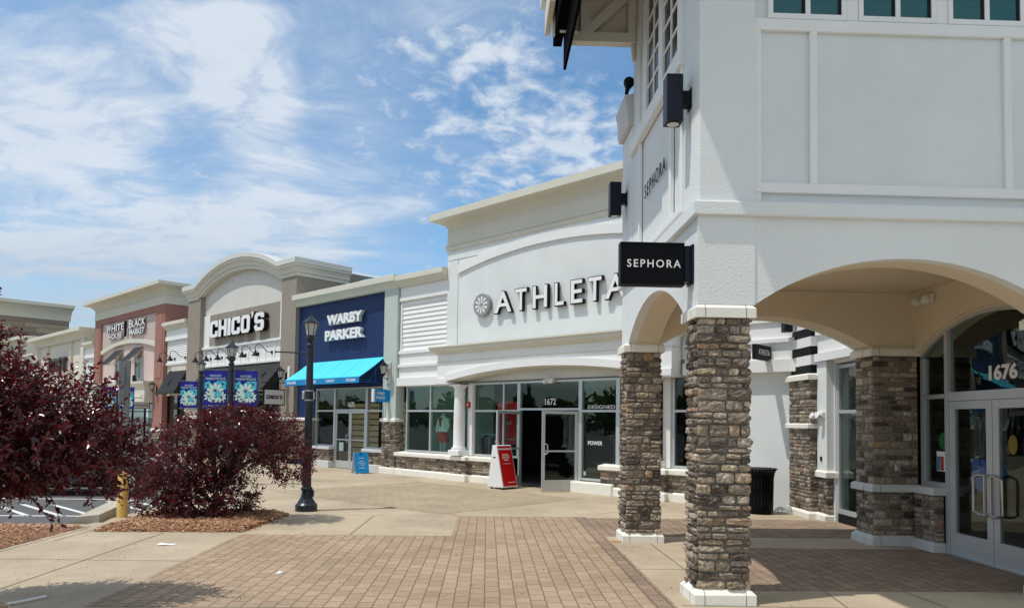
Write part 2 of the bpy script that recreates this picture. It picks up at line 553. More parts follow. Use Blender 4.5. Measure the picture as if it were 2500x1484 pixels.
        low += list(zip(xs, zz))
        if a1 > ca+half+1e-4:
            low += [(ca+half, zl), (a1, zl)] if z_low is not None else [(a1, zs)]
        k = len(low)
        vs = [g(u, t0, z) for u, z in low] + [g(u, t0, zt) for u, z in low] + [g(u, t1, z) for u, z in low] + [g(u, t1, zt) for u, z in low]
        fs = []
        for i in range(k-1):
            fs += [(i, i+1, k+i+1, k+i), (2*k+i+1, 2*k+i, 3*k+i, 3*k+i+1), (i+1, i, 2*k+i, 2*k+i+1), (k+i, k+i+1, 3*k+i+1, 3*k+i)]
        fs += [(0, k, 3*k, 2*k), (k-1, 2*k+k-1, 4*k-1, 2*k-1)]
        return s.add(vs, fs)

    def arcband(s, ca, half, zs, rise, th, t0, t1, ax='y', n=28):
        R = (half*half+rise*rise)/(2*rise)
        zc = zs+rise-R
        g = (lambda u, t, z: (u, t, z)) if ax == 'y' else (lambda u, t, z: (t, u, z))
        vs = []
        for i in range(n+1):
            x = ca-half+2*half*i/n
            z = zc+sqrt(max(R*R-(x-ca)**2, 0))
            vs += [g(x, t0, z), g(x, t0, z+th), g(x, t1, z+th), g(x, t1, z)]
        fs = []
        for i in range(n):
            for k in range(4):
                k2 = (k+1) % 4
                fs.append((i*4+k, i*4+k2, (i+1)*4+k2, (i+1)*4+k))
        fs += [(0, 3, 2, 1), (n*4, n*4+1, n*4+2, n*4+3)]
        return s.add(vs, fs)

    def xform(s, M):
        s.v = [tuple(M @ Vector(p)) for p in s.v]
        return s


RF = Matrix.Rotation(-pi/4, 4, 'Z')       # the shop row's frame: x along the fronts, y into the shops
IDM = Matrix.Identity(4)


def mesh_obj(name, mb, material, origin=(0, 0, 0), smooth=None, bevel=0.0):
    me = bpy.data.meshes.new(name)
    ox, oy, oz = origin
    me.from_pydata([(x-ox, y-oy, z-oz) for x, y, z in mb.v], [], mb.f)
    me.update()
    import bmesh
    bm = bmesh.new()
    bm.from_mesh(me)
    bmesh.ops.recalc_face_normals(bm, faces=bm.faces)
    bm.to_mesh(me)
    bm.free()
    o = bpy.data.objects.new(name, me)
    COL.objects.link(o)
    for mt in (material if isinstance(material, (list, tuple)) else [material]):
        me.materials.append(mt)
    if smooth:
        me.polygons.foreach_set('use_smooth', [True]*len(me.polygons))
        try:
            me.set_sharp_from_angle(angle=radians(smooth))
        except Exception:
            pass
    if bevel:
        b = o.modifiers.new('bevel', 'BEVEL')
        b.width = bevel
        b.segments = 2
        b.limit_method = 'ANGLE'
        b.angle_limit = radians(50)
    return o


def props(o, label=None, cat=None, group=None, kind=None):
    if label:
        o['label'] = label
    if cat:
        o['category'] = cat
    if group:
        o['group'] = group
    if kind:
        o['kind'] = kind
    return o


class Thing:
    def __init__(s, name, label, cat, base=(0, 0, 0), frame=IDM, group=None):
        s.base = base
        s.e = bpy.data.objects.new(name, None)
        s.e.empty_display_size = .3
        COL.objects.link(s.e)
        s.e.matrix_world = frame @ Matrix.Translation(base)
        props(s.e, label, cat, group)

    def part(s, name, mb, material, parent=None, label=None, smooth=None, bevel=0.0):
        o = mesh_obj(name, mb, material, s.base, smooth, bevel)
        o.parent = parent or s.e
        if label:
            o['label'] = label
        return o


def solo(name, label, cat, mb, material, base=(0, 0, 0), frame=IDM, group=None, smooth=None, bevel=0.0):
    """a thing that is one mesh"""
    o = mesh_obj(name, mb, material, base, smooth, bevel)
    o.matrix_world = frame @ Matrix.Translation(base)
    return props(o, label, cat, group)


def struct(name, mb, material, kind='structure'):
    o = mesh_obj(name, mb, material)
    return props(o, kind=kind)


# ------------------------------------------------------------------ lettering
def text_mb(s, x0, x1, z0, z1, depth=.01, bold=0.0, spacing=1.0, shear=0.0):
    """letters fitted into the box x0..x1, z0..z1 in the XZ plane, facing -Y, front at y=0, back at y=depth"""
    cu = bpy.data.curves.new('lettering', 'FONT')
    cu.body = s
    cu.size = 1
    cu.extrude = .5
    cu.offset = bold
    cu.space_character = spacing
    cu.resolution_u = 4
    cu.shear = shear
    ob = bpy.data.objects.new('lettering', cu)
    COL.objects.link(ob)
    dg = bpy.context.evaluated_depsgraph_get()
    me = bpy.data.meshes.new_from_object(ob.evaluated_get(dg))
    vs = [v.co.copy() for v in me.vertices]
    fs = [tuple(p.vertices) for p in me.polygons]
    bpy.data.objects.remove(ob)
    bpy.data.curves.remove(cu)
    bpy.data.meshes.remove(me)
    ax, bx = min(v.x for v in vs), max(v.x for v in vs)
    ay, by = min(v.y for v in vs), max(v.y for v in vs)
    mb = MB()
    mb.add([(x0+(v.x-ax)/(bx-ax)*(x1-x0), depth*(.5-v.z), z0+(v.y-ay)/(by-ay)*(z1-z0)) for v in vs], fs)
    return mb


def shifted(mb, dx=0, dy=0, dz=0):
    mb.v = [(x+dx, y+dy, z+dz) for x, y, z in mb.v]
    return mb


def faceto(mb, origin, right, out):
    """map lettering local axes (x right, -y outwards, z up) onto a plane given by its right and outward directions"""
    r = Vector(right)
    o = Vector(out)
    q = Vector(origin)
    mb.v = [tuple(q + r*x - o*y + Vector((0, 0, z))) for x, y, z in mb.v]
    return mb


# ------------------------------------------------------------------ ledgestone
def stones(mb, rng, P, U, N, L, z0, z1, hmin=.055, hmax=.13, lmin=.09, lmax=.27, out=.03, grid=(4, 3), gap=.016, wrap0=0.0, wrap1=0.0):
    """random ashlar stones on a face: P start corner (x,y), U along, N outward"""
    z = z0
    nx, nz = grid
    while z < z1-.02:
        h = min(rng.uniform(hmin, hmax), z1-z)
        if z1-(z+h) < hmin*.6:
            h = z1-z
        x = -wrap0*rng.uniform(.3, 1)
        xe = L+wrap1*rng.uniform(.3, 1)
        while x < xe-.02:
            l = rng.uniform(lmin, lmax)*(0.7+h*4)
            if xe-(x+l) < lmin*.7:
                l = xe-x
            l = min(l, xe-x)
            parts = [(z, h)]
            if h > .10 and l < .2 and rng.random() < .25:
                k = rng.uniform(.4, .6)
                parts = [(z, h*k), (z+h*k, h*(1-k))]
            for zz, hh in parts:
                a0, a1 = x+gap*.5, x+l-gap*.5
                b0, b1 = zz+gap*.45+rng.uniform(0, .004), zz+hh-gap*.45-rng.uniform(0, .004)
                d = out*rng.uniform(.55, 1.15)
                tl, tr_ = rng.uniform(-.35, .35)*out, rng.uniform(-.35, .35)*out
                vs = []
                for j in range(nz+1):
                    for i in range(nx+1):
                        u, w = i/nx, j/nz
                        ed = min(min(u, 1-u)*(a1-a0), min(w, 1-w)*(b1-b0))
                        edge = (i in (0, nx)) or (j in (0, nz))
                        cn = (i in (0, nx)) and (j in (0, nz))
                        dep = d + tl*(u-.5) + tr_*(w-.5) + rng.uniform(-.22, .22)*out
                        if edge:
                            dep = d*.74 + rng.uniform(-.12, .12)*out
                        if cn:
                            dep = d*.55
                        uu, ww = u, w
                        ins = .006 if cn else 0
                        aa = a0+(a1-a0)*uu + (ins if i == 0 else -ins if i == nx else rng.uniform(-.18, .18)*(a1-a0)/nx)
                        bb = b0+(b1-b0)*ww + (ins if j == 0 else -ins if j == nz else rng.uniform(-.18, .18)*(b1-b0)/nz)
                        if edge and not cn:
                            aa += rng.uniform(-.003, .003)
                            bb += rng.uniform(-.003, .003)
                        vs.append((P[0]+U[0]*aa+N[0]*dep, P[1]+U[1]*aa+N[1]*dep, bb))
                k0 = len(vs)
                ring = [i for i in range(nx+1)] + [j*(nx+1)+nx for j in range(1, nz+1)] + [nz*(nx+1)+i for i in range(nx-1, -1, -1)] + [j*(nx+1) for j in range(nz-1, 0, -1)]
                for r in ring:
                    j, i = divmod(r, nx+1)
                    aa = a0+(a1-a0)*i/nx
                    bb = b0+(b1-b0)*j/nz
                    vs.append((P[0]+U[0]*aa-N[0]*.02, P[1]+U[1]*aa-N[1]*.02, bb))
                fs = []
                for j in range(nz):
                    for i in range(nx):
                        q = j*(nx+1)+i
                        fs.append((q, q+1, q+nx+2, q+nx+1))
                m = len(ring)
                for q in range(m):
                    q2 = (q+1) % m
                    fs.append((ring[q2], ring[q], k0+q, k0+q2))
                mb.add(vs, fs)
            x += l
        z += h


def stone_block(T, name, x0, x1, y0, y1, z0, z1, rng, faces='FLR', grid=(4, 3), out=.03, parent=None, material=None, **kw):
    """a mortar core with a skin of stones on the given faces (F: -y, B: +y, L: -x, R: +x); one part with a stone-veneer child"""
    core = MB().box(x0, x1, y0, y1, z0, z1)
    c = T.part(name, core, MORTAR, parent)
    s = MB()
    if 'F' in faces:
        stones(s, rng, (x0, y0), (1, 0), (0, -1), x1-x0, z0, z1, out=out, grid=grid, wrap0=out*.8 if 'L' in faces else 0, wrap1=out*.8 if 'R' in faces else 0, **kw)
    if 'L' in faces:
        stones(s, rng, (x0, y1), (0, -1), (-1, 0), y1-y0, z0, z1, out=out, grid=grid, **kw)
    if 'R' in faces:
        stones(s, rng, (x1, y0), (0, 1), (1, 0), y1-y0, z0, z1, out=out, grid=grid, **kw)
    if 'B' in faces:
        stones(s, rng, (x1, y1), (-1, 0), (0, 1), x1-x0, z0, z1, out=out, grid=grid, **kw)
    T.part('stone_facing', s, material or STONE, c)
    return c


def cap_ring(x0, x1, y0, y1, z0, z1, o=.07, bev=.03, flip=False):
    """cast-stone cap or plinth with a sloped edge, as a closed block"""
    m = MB()
    a = [(x0-o, y0-o), (x1+o, y0-o), (x1+o, y1+o), (x0-o, y1+o)]
    b = [(x0-o+bev, y0-o+bev), (x1+o-bev, y0-o+bev), (x1+o-bev, y1+o-bev), (x0-o+bev, y1+o-bev)]
    zs = [(a, z0), (a, z1-bev), (b, z1)]
    vs = [(p[0], p[1], z) for ring, z in zs for p in ring]
    fs = [(3, 2, 1, 0), (8, 9, 10, 11)]
    for k in range(2):
        for i in range(4):
            j = (i+1) % 4
            fs.append((k*4+i, k*4+j, k*4+4+j, k*4+4+i))
    return m.add(vs, fs)


def seams(x0, x1, y0, y1, z0, z1, o, bev, xs=(), ys=()):
    """dark mortar joints across a cast-stone ring, on its front and left sides"""
    out = []
    a, b = y0-o, x0-o
    for x in xs:
        out.append(MB().prism([(a-.0015, z0+.002), (a-.0015, z1-bev), (a+bev, z1+.0015), (a+bev+.03, z1+.0015), (a+bev+.03, z0+.002)], 'x', x-.003, x+.003))
    for y in ys:
        out.append(MB().prism([(b-.0015, z0+.002), (b-.0015, z1-bev), (b+bev, z1+.0015), (b+bev+.03, z1+.0015), (b+bev+.03, z0+.002)], 'y', y-.003, y+.003))
    return out


def glazing(T, x0, x1, z0, z1, y, xs=(), zs=(), w=.055, dpt=.10, glass=None, name='window', frame=None, cells=None):
    """storefront frame with mullions at xs and transoms at zs, its panes as a child"""
    f = MB()
    f.box(x0, x0+w, y, y+dpt, z0, z1).box(x1-w, x1, y, y+dpt, z0, z1)
    f.box(x0+w, x1-w, y+.003, y+dpt-.003, z0, z0+w).box(x0+w, x1-w, y+.003, y+dpt-.003, z1-w, z1)
    for x in xs:
        f.box(x-w/2, x+w/2, y+.002, y+dpt-.002, z0+w, z1-w)
    ed = [x0+w]+[e for x in xs for e in (x-w/2, x+w/2)]+[x1-w]
    for z in zs:
        for i in range(0, len(ed), 2):
            f.box(ed[i], ed[i+1], y+.005, y+dpt-.005, z-w/2, z+w/2)
    o = T.part(name, f, frame or ALU)
    g = MB()
    zz = [z0+w]+[e for z in zs for e in (z-w/2, z+w/2)]+[z1-w]
    for i in range(0, len(ed), 2):
        for j in range(0, len(zz), 2):
            g.box(ed[i], ed[i+1], y+dpt*.45, y+dpt*.45+.01, zz[j], zz[j+1])
    T.part('glass', g, glass or GLASS, o)
    return o


def door_leaf(T, x0, x1, z0, z1, y, handle_side, glass=None, st=.085, kick=.26, frame=None, xf=None, grip='loop'):
    """glazed aluminium door leaf with a pull handle (handle_side -1 left, +1 right)"""
    fr = frame or ALU
    d = MB()
    d.box(x0, x0+st, y, y+.05, z0, z1).box(x1-st, x1, y, y+.05, z0, z1)
    d.box(x0+st, x1-st, y+.002, y+.048, z0, z0+kick).box(x0+st, x1-st, y+.002, y+.048, z1-st, z1)
    g = MB().box(x0+st, x1-st, y+.02, y+.03, z0+kick, z1-st)
    h = MB()
    hx = x1-st*.5 if handle_side > 0 else x0+st*.5
    s = -handle_side
    if grip == 'loop':
        w, za, zb = .20, .62, 1.13
        h.tube([(hx, y-.005, z0+za), (hx, y-.07, z0+za), (hx+s*w*.5, y-.075, z0+za), (hx+s*w, y-.075, z0+za+.04), (hx+s*w, y-.075, z0+zb-.04),
                (hx+s*w*.5, y-.075, z0+zb), (hx, y-.07, z0+zb), (hx, y-.005, z0+zb)], .017, 8)
        h.tube([(hx, y-.07, z0+za), (hx, y-.07, z0+zb)], .017, 8)
    else:
        d.box(x0+st, x1-st, y+.006, y+.044, z0+.98, z0+1.02)
        h.tube([(hx, y-.002, z0+.92), (hx, y-.06, z0+.92), (hx+s*.08, y-.07, z0+.95), (hx+s*.08, y-.07, z0+1.16), (hx, y-.06, z0+1.19), (hx, y-.002, z0+1.19)], .013, 7)
    ms = [d, g, h]
    if xf is not None:
        for m in ms:
            m.xform(xf)
    o = T.part('door', d, fr)
    T.part('glass', g, glass or GLASS, o)
    T.part('handle', h, STEEL if grip == 'loop' else ALU, o, smooth=40)
    return o

# ================================================================== SETTING
def fw(xf, yf):
    c = sqrt(.5)
    return (xf*c+yf*c, -xf*c+yf*c)


g = MB()
g.add([(-1500, -1500, -.15), (1500, -1500, -.15), (1500, 1500, -.15), (-1500, 1500, -.15)], [(0, 1, 2, 3)])
struct('ground', g, ASPH)

pv = MB()
poly = [(-4.25, -6), (-4.25, 3.2), (-14, 3.2), (-14, 11.82), (-6.42, 11.82), (-6.38, 13.2), fw(-14.5, 5.45), fw(-15.6, 6.2), fw(-17.2, 6.75), fw(-90, 6.9), fw(-90, 17), fw(-4, 17), (9, 14), (9, -6)]
pv.prism(poly, 'z', -.3, 0.0)
struct('pavement', pv, CONC)


def sheet(rects, z=.004):
    m = MB()
    for (a, b, c, d) in rects:
        m.add([(a, c, z), (b, c, z), (b, d, z), (a, d, z)], [(0, 1, 2, 3)])
    return m


struct('paver_walk', sheet([(-3.67, 1.62, 6.75, 10.94), (-.52, 1.62, 10.94, 13.22), (-.57, 1.62, 1.5, 6.75)]), PAVER)
struct('paver_border', sheet([(1.62, 1.84, 1.5, 13.22), (1.84, 6.9, 11.06, 13.10), (2.78, 6.55, 7.54, 10.09)]), PAVERD)  # strips beyond the red border take its dark tone as painted shade
dm = MB()
q = [fw(-15.8, 8.6), fw(-10.1, 8.9), fw(-10.05, 13.02), fw(-15.8, 13.02)]
dm.add([(*p, .004) for p in q], [(0, 1, 2, 3)])
struct('paver_diamond', dm, PAVERT)

JOINT = mat('joint_line', (.17, .14, .10), .95)
jl = MB()
for a, b in [((-4.86, 3.2), (-4.85, 11.05)), ((-6.1, 8.93), (-3.67, 8.88)), ((-2.06, 10.94), (-2.04, 13.12)), ((-3.6, 13.18), (-.52, 13.24)), ((-6.05, 13.25), (-2, 16.8)),
             ((-6.0, 10.2), (-6.0, 13)), ((1.84, 8.6), (2.78, 8.6)), ((1.9, 6.9), (7, 6.7)), ((2.4, 7.4), (2.4, 10.4)), ((3.3, 5.5), (3.6, 7.54)), ((4.6, 5.5), (4.45, 7.54)), ((3.4, 10.09), (3.55, 11.06)), ((-6.19, 3.3), (-6.19, 11.4)),
             (fw(-20, 9), fw(-20, 14.2)), (fw(-17.5, 8), fw(-17.5, 14.2)), (fw(-16, 13.1), fw(-10, 13.1)), ((2.1, 13.6), (3.9, 15.4)), (fw(-23, 8), fw(-23, 14.2)), (fw(-14.5, 13.1), fw(-14.5, 14.2)), (fw(-12, 13.1), fw(-12, 14.3)), (fw(-28, 11), fw(-15.9, 11)), ((-.52, 13.3), (-2.9, 15.6))]:
    A, B = Vector(a), Vector(b)
    n = Vector((-(B-A).y, (B-A).x)).normalized()*.006
    jl.add([(*(A+n), .005), (*(A-n), .005), (*(B-n), .005), (*(B+n), .005)], [(0, 1, 2, 3)])
struct('pavement_joint', jl, JOINT)

# kerb block between the lot and the walk (stands .14 above the walk)
kb = MB()
p0, p1 = Vector((-6.5, 11.96)), Vector((-6.98, 13.95))
d = (p1-p0).normalized()
n = Vector((-d.y, d.x))
w = .17
A = [p0+n*w, p0-n*w, p1-n*w, p1+n*w]
kb.add([(*A[0], -.15), (*A[1], -.15), (*A[2], -.15), (*A[3], -.15), (*(A[0]+d*.0), .10), (*(A[1]+d*.0), .13), (*A[2], .13), (*A[3], .13)],
       [(0, 3, 2, 1), (4, 5, 6, 7), (0, 1, 5, 4), (1, 2, 6, 5), (2, 3, 7, 6), (3, 0, 4, 7)])
kb.add([(*(p0+n*w), -.15), (*(p0+n*(w+.28)), -.15), (*(p0+n*(w+.28)+d*.3), -.15), (*(p0+n*w+d*.3), -.15), (*(p0+n*w), .08), (*(p0+n*w+d*.3), .10)],
       [(0, 1, 2, 3), (0, 4, 1), (3, 2, 5), (1, 4, 5, 2), (0, 3, 5, 4)])
struct('kerb', kb, KERBM)

ln = MB()


def stripe(a, b, w=.10, z=-.146):
    A, B = Vector(a), Vector(b)
    n = Vector((-(B-A).y, (B-A).x)).normalized()*w/2
    ln.add([(*(A+n), z), (*(A-n), z), (*(B-n), z), (*(B+n), z)], [(0, 1, 2, 3)])


stripe((-11.5, 13.72), (-6.6, 13.86))
for k in range(8):
    x = -7.3-k*.62
    stripe((x, 13.75-.05*k/8), (x-1.9, 15.55), .10)
for k in range(1, 4):
    stripe((-6.75, 13.9+k*.62), (-6.75-1.9+.2, 15.7+k*.62), .10)
for k in range(4):
    stripe((-13.5+0*k, 16.6+k*2.8), (-8.3, 16.6+k*2.8), .10, -.145)
struct('parking_marking', ln, LINEP)

# mulch beds
rng = random.Random(11)
MULCH = bpy.data.materials.new('mulch')
MULCH.use_nodes = True
_t = NT(MULCH.node_tree)
_r = _t.n('ShaderNodeNewGeometry').outputs['Random Per Island']
_c = _t.ramp(_r, [(0, (.20, .085, .042)), (.3, (.36, .17, .085)), (.6, (.48, .26, .14)), (.85, (.60, .38, .23)), (1, (.70, .52, .36))])
_b = _t.n('ShaderNodeBsdfPrincipled', {'Base Color': _c, 'Roughness': .9})
_t.n('ShaderNodeOutputMaterial', {0: _b})
MULCHB = mat('mulch_soil', (.30, .155, .085), .95, bump=(40, .03), var=.4, vscale=18)


def mulch(poly, nchips, seed, name='mulch_bed'):
    r = random.Random(seed)
    m = MB()
    n = len(poly)
    cx, cy = sum(p[0] for p in poly)/n, sum(p[1] for p in poly)/n
    inner = [(cx+(p[0]-cx)*.93, cy+(p[1]-cy)*.93) for p in poly]
    m.add([(*p, .006) for p in poly]+[(*p, .05) for p in inner]+[(cx, cy, .09)],
          [(i, (i+1) % n, n+(i+1) % n, n+i) for i in range(n)]+[(n+i, n+(i+1) % n, 2*n) for i in range(n)])
    struct(name, m, MULCHB)
    c = MB()
    xs, ys = [p[0] for p in poly], [p[1] for p in poly]

    def inside(x, y):
        k = False
        for i in range(n):
            (x1, y1), (x2, y2) = poly[i], poly[(i+1) % n]
            if (y1 > y) != (y2 > y) and x < (x2-x1)*(y-y1)/(y2-y1)+x1:
                k = not k
        return k
    made = 0
    while made < nchips:
        x, y = r.uniform(min(xs), max(xs)), r.uniform(min(ys), max(ys))
        spill = r.random() < .035
        if not spill and not inside(x, y):
            continue
        if spill:
            k = r.randrange(n)
            (ax_, ay_), (bx_, by_) = poly[k], poly[(k+1) % n]
            f = r.random()
            x, y = ax_+(bx_-ax_)*f+r.gauss(0, .05), ay_+(by_-ay_)*f+r.gauss(0, .05)
        made += 1
        e = min(abs(x-min(xs)), abs(x-max(xs)), abs(y-min(ys)), abs(y-max(ys)))
        z = (.02+min(e, .3)*.22+r.uniform(-.01, .02)) if not spill else .012
        a = r.uniform(0, 2*pi)
        l, w2 = r.uniform(.012, .035), r.uniform(.005, .011)
        u = Vector((cos(a), sin(a), r.uniform(-.5, .5)))*l
        v = Vector((-sin(a), cos(a), r.uniform(-.6, .6)))*w2
        p = Vector((x, y, z))
        h = Vector((0, 0, .006))
        c.add([p-u-v, p+u-v*.6, p+u+v*.7, p-u+v, p-u*.8+h, p+u*.8+h], [(0, 1, 5, 4), (1, 2, 5), (2, 3, 4, 5), (3, 0, 4), (0, 3, 2, 1)])
    struct('bark_mulch', c, MULCH, 'stuff')


mulch([(-5.92, 11.08), (-3.72, 11.12), (-3.55, 13.08), (-4.2, 13.4), (-6.02, 13.1)], 9000, 1)
mulch([(-11, 4), (-6.3, 4), (-6.3, 11.48), (-11, 11.48)], 14000, 2)
mulch([(-6.2, 3.3), (-4.32, 3.3), (-4.25, 6.62), (-4.6, 6.75), (-6.2, 6.7)], 2500, 3)

# ================================================================== CORNER TOWER
rs = random.Random(5)
T = Thing('shop_building', 'white corner tower building with brown stone pillars and arched openings, in the right foreground', 'shop building', (4.2, 8.9, 0))
XL, YF = 2.07, 6.94          # stucco faces: left side and front
GR = (5, 4)


def pillar(x0, x1, y0, y1, faces, grid=GR, z1=2.80, cap=True):
    c = stone_block(T, 'stone_pillar', x0, x1, y0, y1, .14, z1, rs, faces, grid, out=.046, hmin=.05, hmax=.125, gap=.014)
    b = cap_ring(x0, x1, y0, y1, 0.002, .15, .065, .05)
    T.part('plinth', b, CAST, c)
    sx, sy = (x0+.035, x1-.035), (y0+.10, y1-.02)
    for m in seams(x0, x1, y0, y1, .002, .15, .065, .05, sx, sy):
        T.part('joint', m, JOINT, c)
    if cap:
        for m in seams(x0, x1, y0, y1, z1+.001, z1+.13, .065, .035, sx, sy):
            T.part('joint', m, JOINT, c)
        T.part('cap', cap_ring(x0, x1, y0, y1, z1+.001, z1+.13, .065, .035), CAST, c)
    return c


pillar(2.09, 2.565, 6.96, 7.36, 'FLRB')
pillar(2.07, 2.545, 10.50, 10.94, 'FLRB')
pillar(5.75, 6.25, 6.96, 7.36, 'FLRB', (3, 3))
# rear pier beside the entrance, with a sill course
c4 = stone_block(T, 'stone_pillar', 5.74, 6.40, 10.42, 10.92, .14, 2.80, rs, 'FLB', (4, 3), out=.03, hmin=.055, hmax=.12)
T.part('plinth', cap_ring(5.74, 6.40, 10.42, 10.92, .002, .15, .065, .05), CASTG, c4)
T.part('cap', cap_ring(5.74, 6.40, 10.42, 10.92, 2.801, 2.93, .065, .035), CAST, c4)
T.part('sill', cap_ring(5.74, 6.40, 10.42, 10.92, .79, .90, .065, .03), CASTG, c4)
for za, zb, bv in ((.002, .15, .05), (2.801, 2.93, .035), (.79, .90, .03)):
    for m in seams(5.74, 6.40, 10.42, 10.92, za, zb, .065, bv, (5.80,), (10.6,)):
        T.part('joint', m, JOINT, c4)
lw = stone_block(T, 'low_wall', 6.30, 6.42, 9.86, 10.34, .14, .79, rs, 'FL', (4, 3), out=.028, hmin=.06, hmax=.12)
T.part('plinth', cap_ring(6.30, 6.42, 9.88, 10.30, .002, .14, .055, .04), CASTG, lw)
T.part('sill', cap_ring(6.30, 6.42, 9.86, 10.33, .80, .90, .06, .012), CASTG, lw)
lw2 = stone_block(T, 'low_wall', 6.30, 6.42, 7.46, 7.94, .14, .79, rs, 'FL', (3, 2), out=.028)
T.part('sill', cap_ring(6.30, 6.42, 7.46, 7.94, .80, .90, .06, .012), CASTG, lw2)

# arcade walls (white outside, beige linings)
ZB = 3.82
w = MB()
w.archwall(XL, 6.75, 4.18, 1.56, 2.93, .50, ZB, YF, YF+.12, 'y')
w.archwall(YF+.12, 10.97, 8.98, 1.48, 2.93, .47, ZB, XL, XL+.12, 'x')
T.part('wall', w, ROUGHW, smooth=35)
w = MB()
w.archwall(XL+.12, 6.75, 4.18, 1.56, 2.93, .502, ZB-.06, YF+.12, YF+.42, 'y')
w.archwall(YF+.42, 10.56, 8.98, 1.48, 2.93, .472, ZB-.06, XL+.12, XL+.46, 'x')
w.archwall(XL+.46, 6.75, 4.16, 1.57, 2.932, .44, ZB-.06, 10.47, 10.86, 'y')
w.box(XL+.12, 6.75, YF+.12, 10.86, ZB-.055, ZB-.01)
w.archwall(YF+.42, 10.47, 8.9, 1.50, 2.80, .52, ZB-.058, 6.36, 6.75, 'x')
w.archwall(YF+.42, 10.47, 8.9, 1.47, 2.80, .49, ZB-.4, 6.395, 6.50, 'x')
T.part('arcade_lining', w, BEIGE, smooth=35)
w = MB()
w.archwall(XL+.13, 6.35, 4.16, 1.57, 2.932, .443, ZB, 10.861, 10.965, 'y')
T.part('rear_wall', w, WHITE, smooth=35)

# upper storey: front face with raised rails
up = MB()
up.box(2.66, 7.2, 7.02, 7.2, 3.82, 8.2)               # recessed panel plane
up.box(XL+.03, 2.2, 7.5, 10.20, 3.82, 8.2)             # left side plane
T.part('upper_wall', up, WHITE)
cp = MB()
cp.box(XL, 2.64, YF, 7.5, 3.955, 8.2)                  # corner pier
T.part('corner_pier', cp, ROUGHW, bevel=.012)
T.part('corner_pier', MB().box(XL-.001, 2.3, 9.80, 10.2, 3.955, 8.2), ROUGHW, bevel=.012)
T.part('end_pier', MB().box(XL-.012, 2.45, 10.201, 10.96, 3.955, 6.1), ROUGHW, bevel=.012)
T.part('lower_pier', MB().box(XL-.014, 2.625, YF-.014, YF+.01, 2.932, 3.815), ROUGHW)
bd = MB()
bd.sweep([(2.6, 11.0), (XL, 11.0), (XL, YF), (7.2, YF)], [(-.2, 3.815), (-.2, 3.957), (.05, 3.957), (.06, 3.945), (.06, 3.825), (.05, 3.815)])
T.part('belt_course', bd, ROUGHW)
rl = MB()
zt = 5.75
rl.box(2.645, 7.2, 6.975, 7.02, zt, 5.87)               # top rail under the windows
rl.box(2.645, 7.2, 6.970, 7.02, 4.08, 4.18)              # lower rail
rl.box(2.645, 2.715, 6.978, 7.02, 4.18, zt)
rl.box(2.645, 2.715, 6.978, 7.02, 3.957, 4.08)
for x in (3.215, 5.235, 5.805):
    rl.box(x, x+.075, 6.976, 7.02, 4.18, zt)
T.part('rail', rl, TRIM, bevel=.006)
rl = MB()
rl.box(2.01, 2.09, 7.5, 10.2, 5.63, 5.83)                 # sill band on the left side
rl.box(2.045, 2.09, 7.50, 7.58, 4.02, 5.63)
rl.box(2.045, 2.09, 7.98, 8.06, 4.10, 5.63)
rl.box(2.045, 2.09, 9.66, 9.74, 4.10, 5.63)
rl.box(2.04, 2.09, 7.58, 9.8, 4.02, 4.10)
T.part('rail', rl, TRIM, bevel=.006)
# front windows
for k in range(4):
    a = 2.79+k*.935
    f = MB()
    f.box(a, a+.05, 6.985, 7.08, 5.88, 8.2).box(a+.76, a+.81, 6.985, 7.08, 5.88, 8.2)
    f.box(a+.05, a+.76, 6.988, 7.07, 5.88, 5.935).box(a+.385, a+.435, 6.987, 7.075, 5.935, 8.2)
    for z in (6.62, 7.3):
        f.box(a+.05, a+.385, 6.995, 7.06, z, z+.035).box(a+.435, a+.76, 6.995, 7.06, z, z+.035)
    o = T.part('window', f, TRIM)
    gl = MB().box(a+.05, a+.385, 7.004, 7.014, 5.935, 8.2).box(a+.435, a+.76, 7.004, 7.014, 5.935, 8.2)
    T.part('glass', gl, mat('teal_pane', (.02, .115, .13), .12, spec=.3), o)
    bl = MB().box(a+.352, a+.385, 6.998, 7.003, 5.935, 8.2).box(a+.727, a+.76, 6.998, 7.003, 5.935, 8.2)
    T.part('inner_jamb', bl, BLACK, o)
    if k < 3:
        T.part('window_post', MB().box(a+.815, a+.93, 6.99, 7.02, 5.88, 8.2), TRIM)
# left side windows, two sashes of two columns
for (ya, yb) in ((7.60, 8.40), (8.48, 9.26)):
    f = MB()
    f.box(2.035, 2.16, ya, ya+.06, 5.83, 8.2).box(2.035, 2.16, yb-.06, yb, 5.83, 8.2)
    ym = (ya+yb)/2
    f.box(2.038, 2.157, ya+.06, yb-.06, 5.83, 5.88)
    f.box(2.05, 2.075, ym-.018, ym+.018, 5.88, 8.2)
    for z in [5.88+.30*i for i in range(1, 8)]:
        f.box(2.053, 2.075, ya+.06, ym-.018, z-.016, z+.016).box(2.053, 2.075, ym+.018, yb-.06, z-.016, z+.016)
    o = T.part('window', f, TRIM)
    T.part('glass', MB().box(2.066, 2.074, ya+.06, yb-.06, 5.88, 8.2), mat('dark_pane', (.006, .012, .013), .2, spec=.12), o)
for ya, yb in ((8.402, 8.478), (9.262, 9.40), (7.505, 7.598)):
    T.part('window_post', MB().box(2.03, 2.13, ya, yb, 5.83, 8.2), TRIM)
# lower end pier with a moulded head
hp = MB()
hp.sweep([(2.06, 10.965), (2.06, 10.205)], [(.06, 6.11), (.085, 6.20), (.082, 6.30), (.095, 6.44), (.115, 6.52), (.115, 6.56), (-.3, 6.56), (-.3, 6.11)])
T.part('pier_head', hp, CASTG)
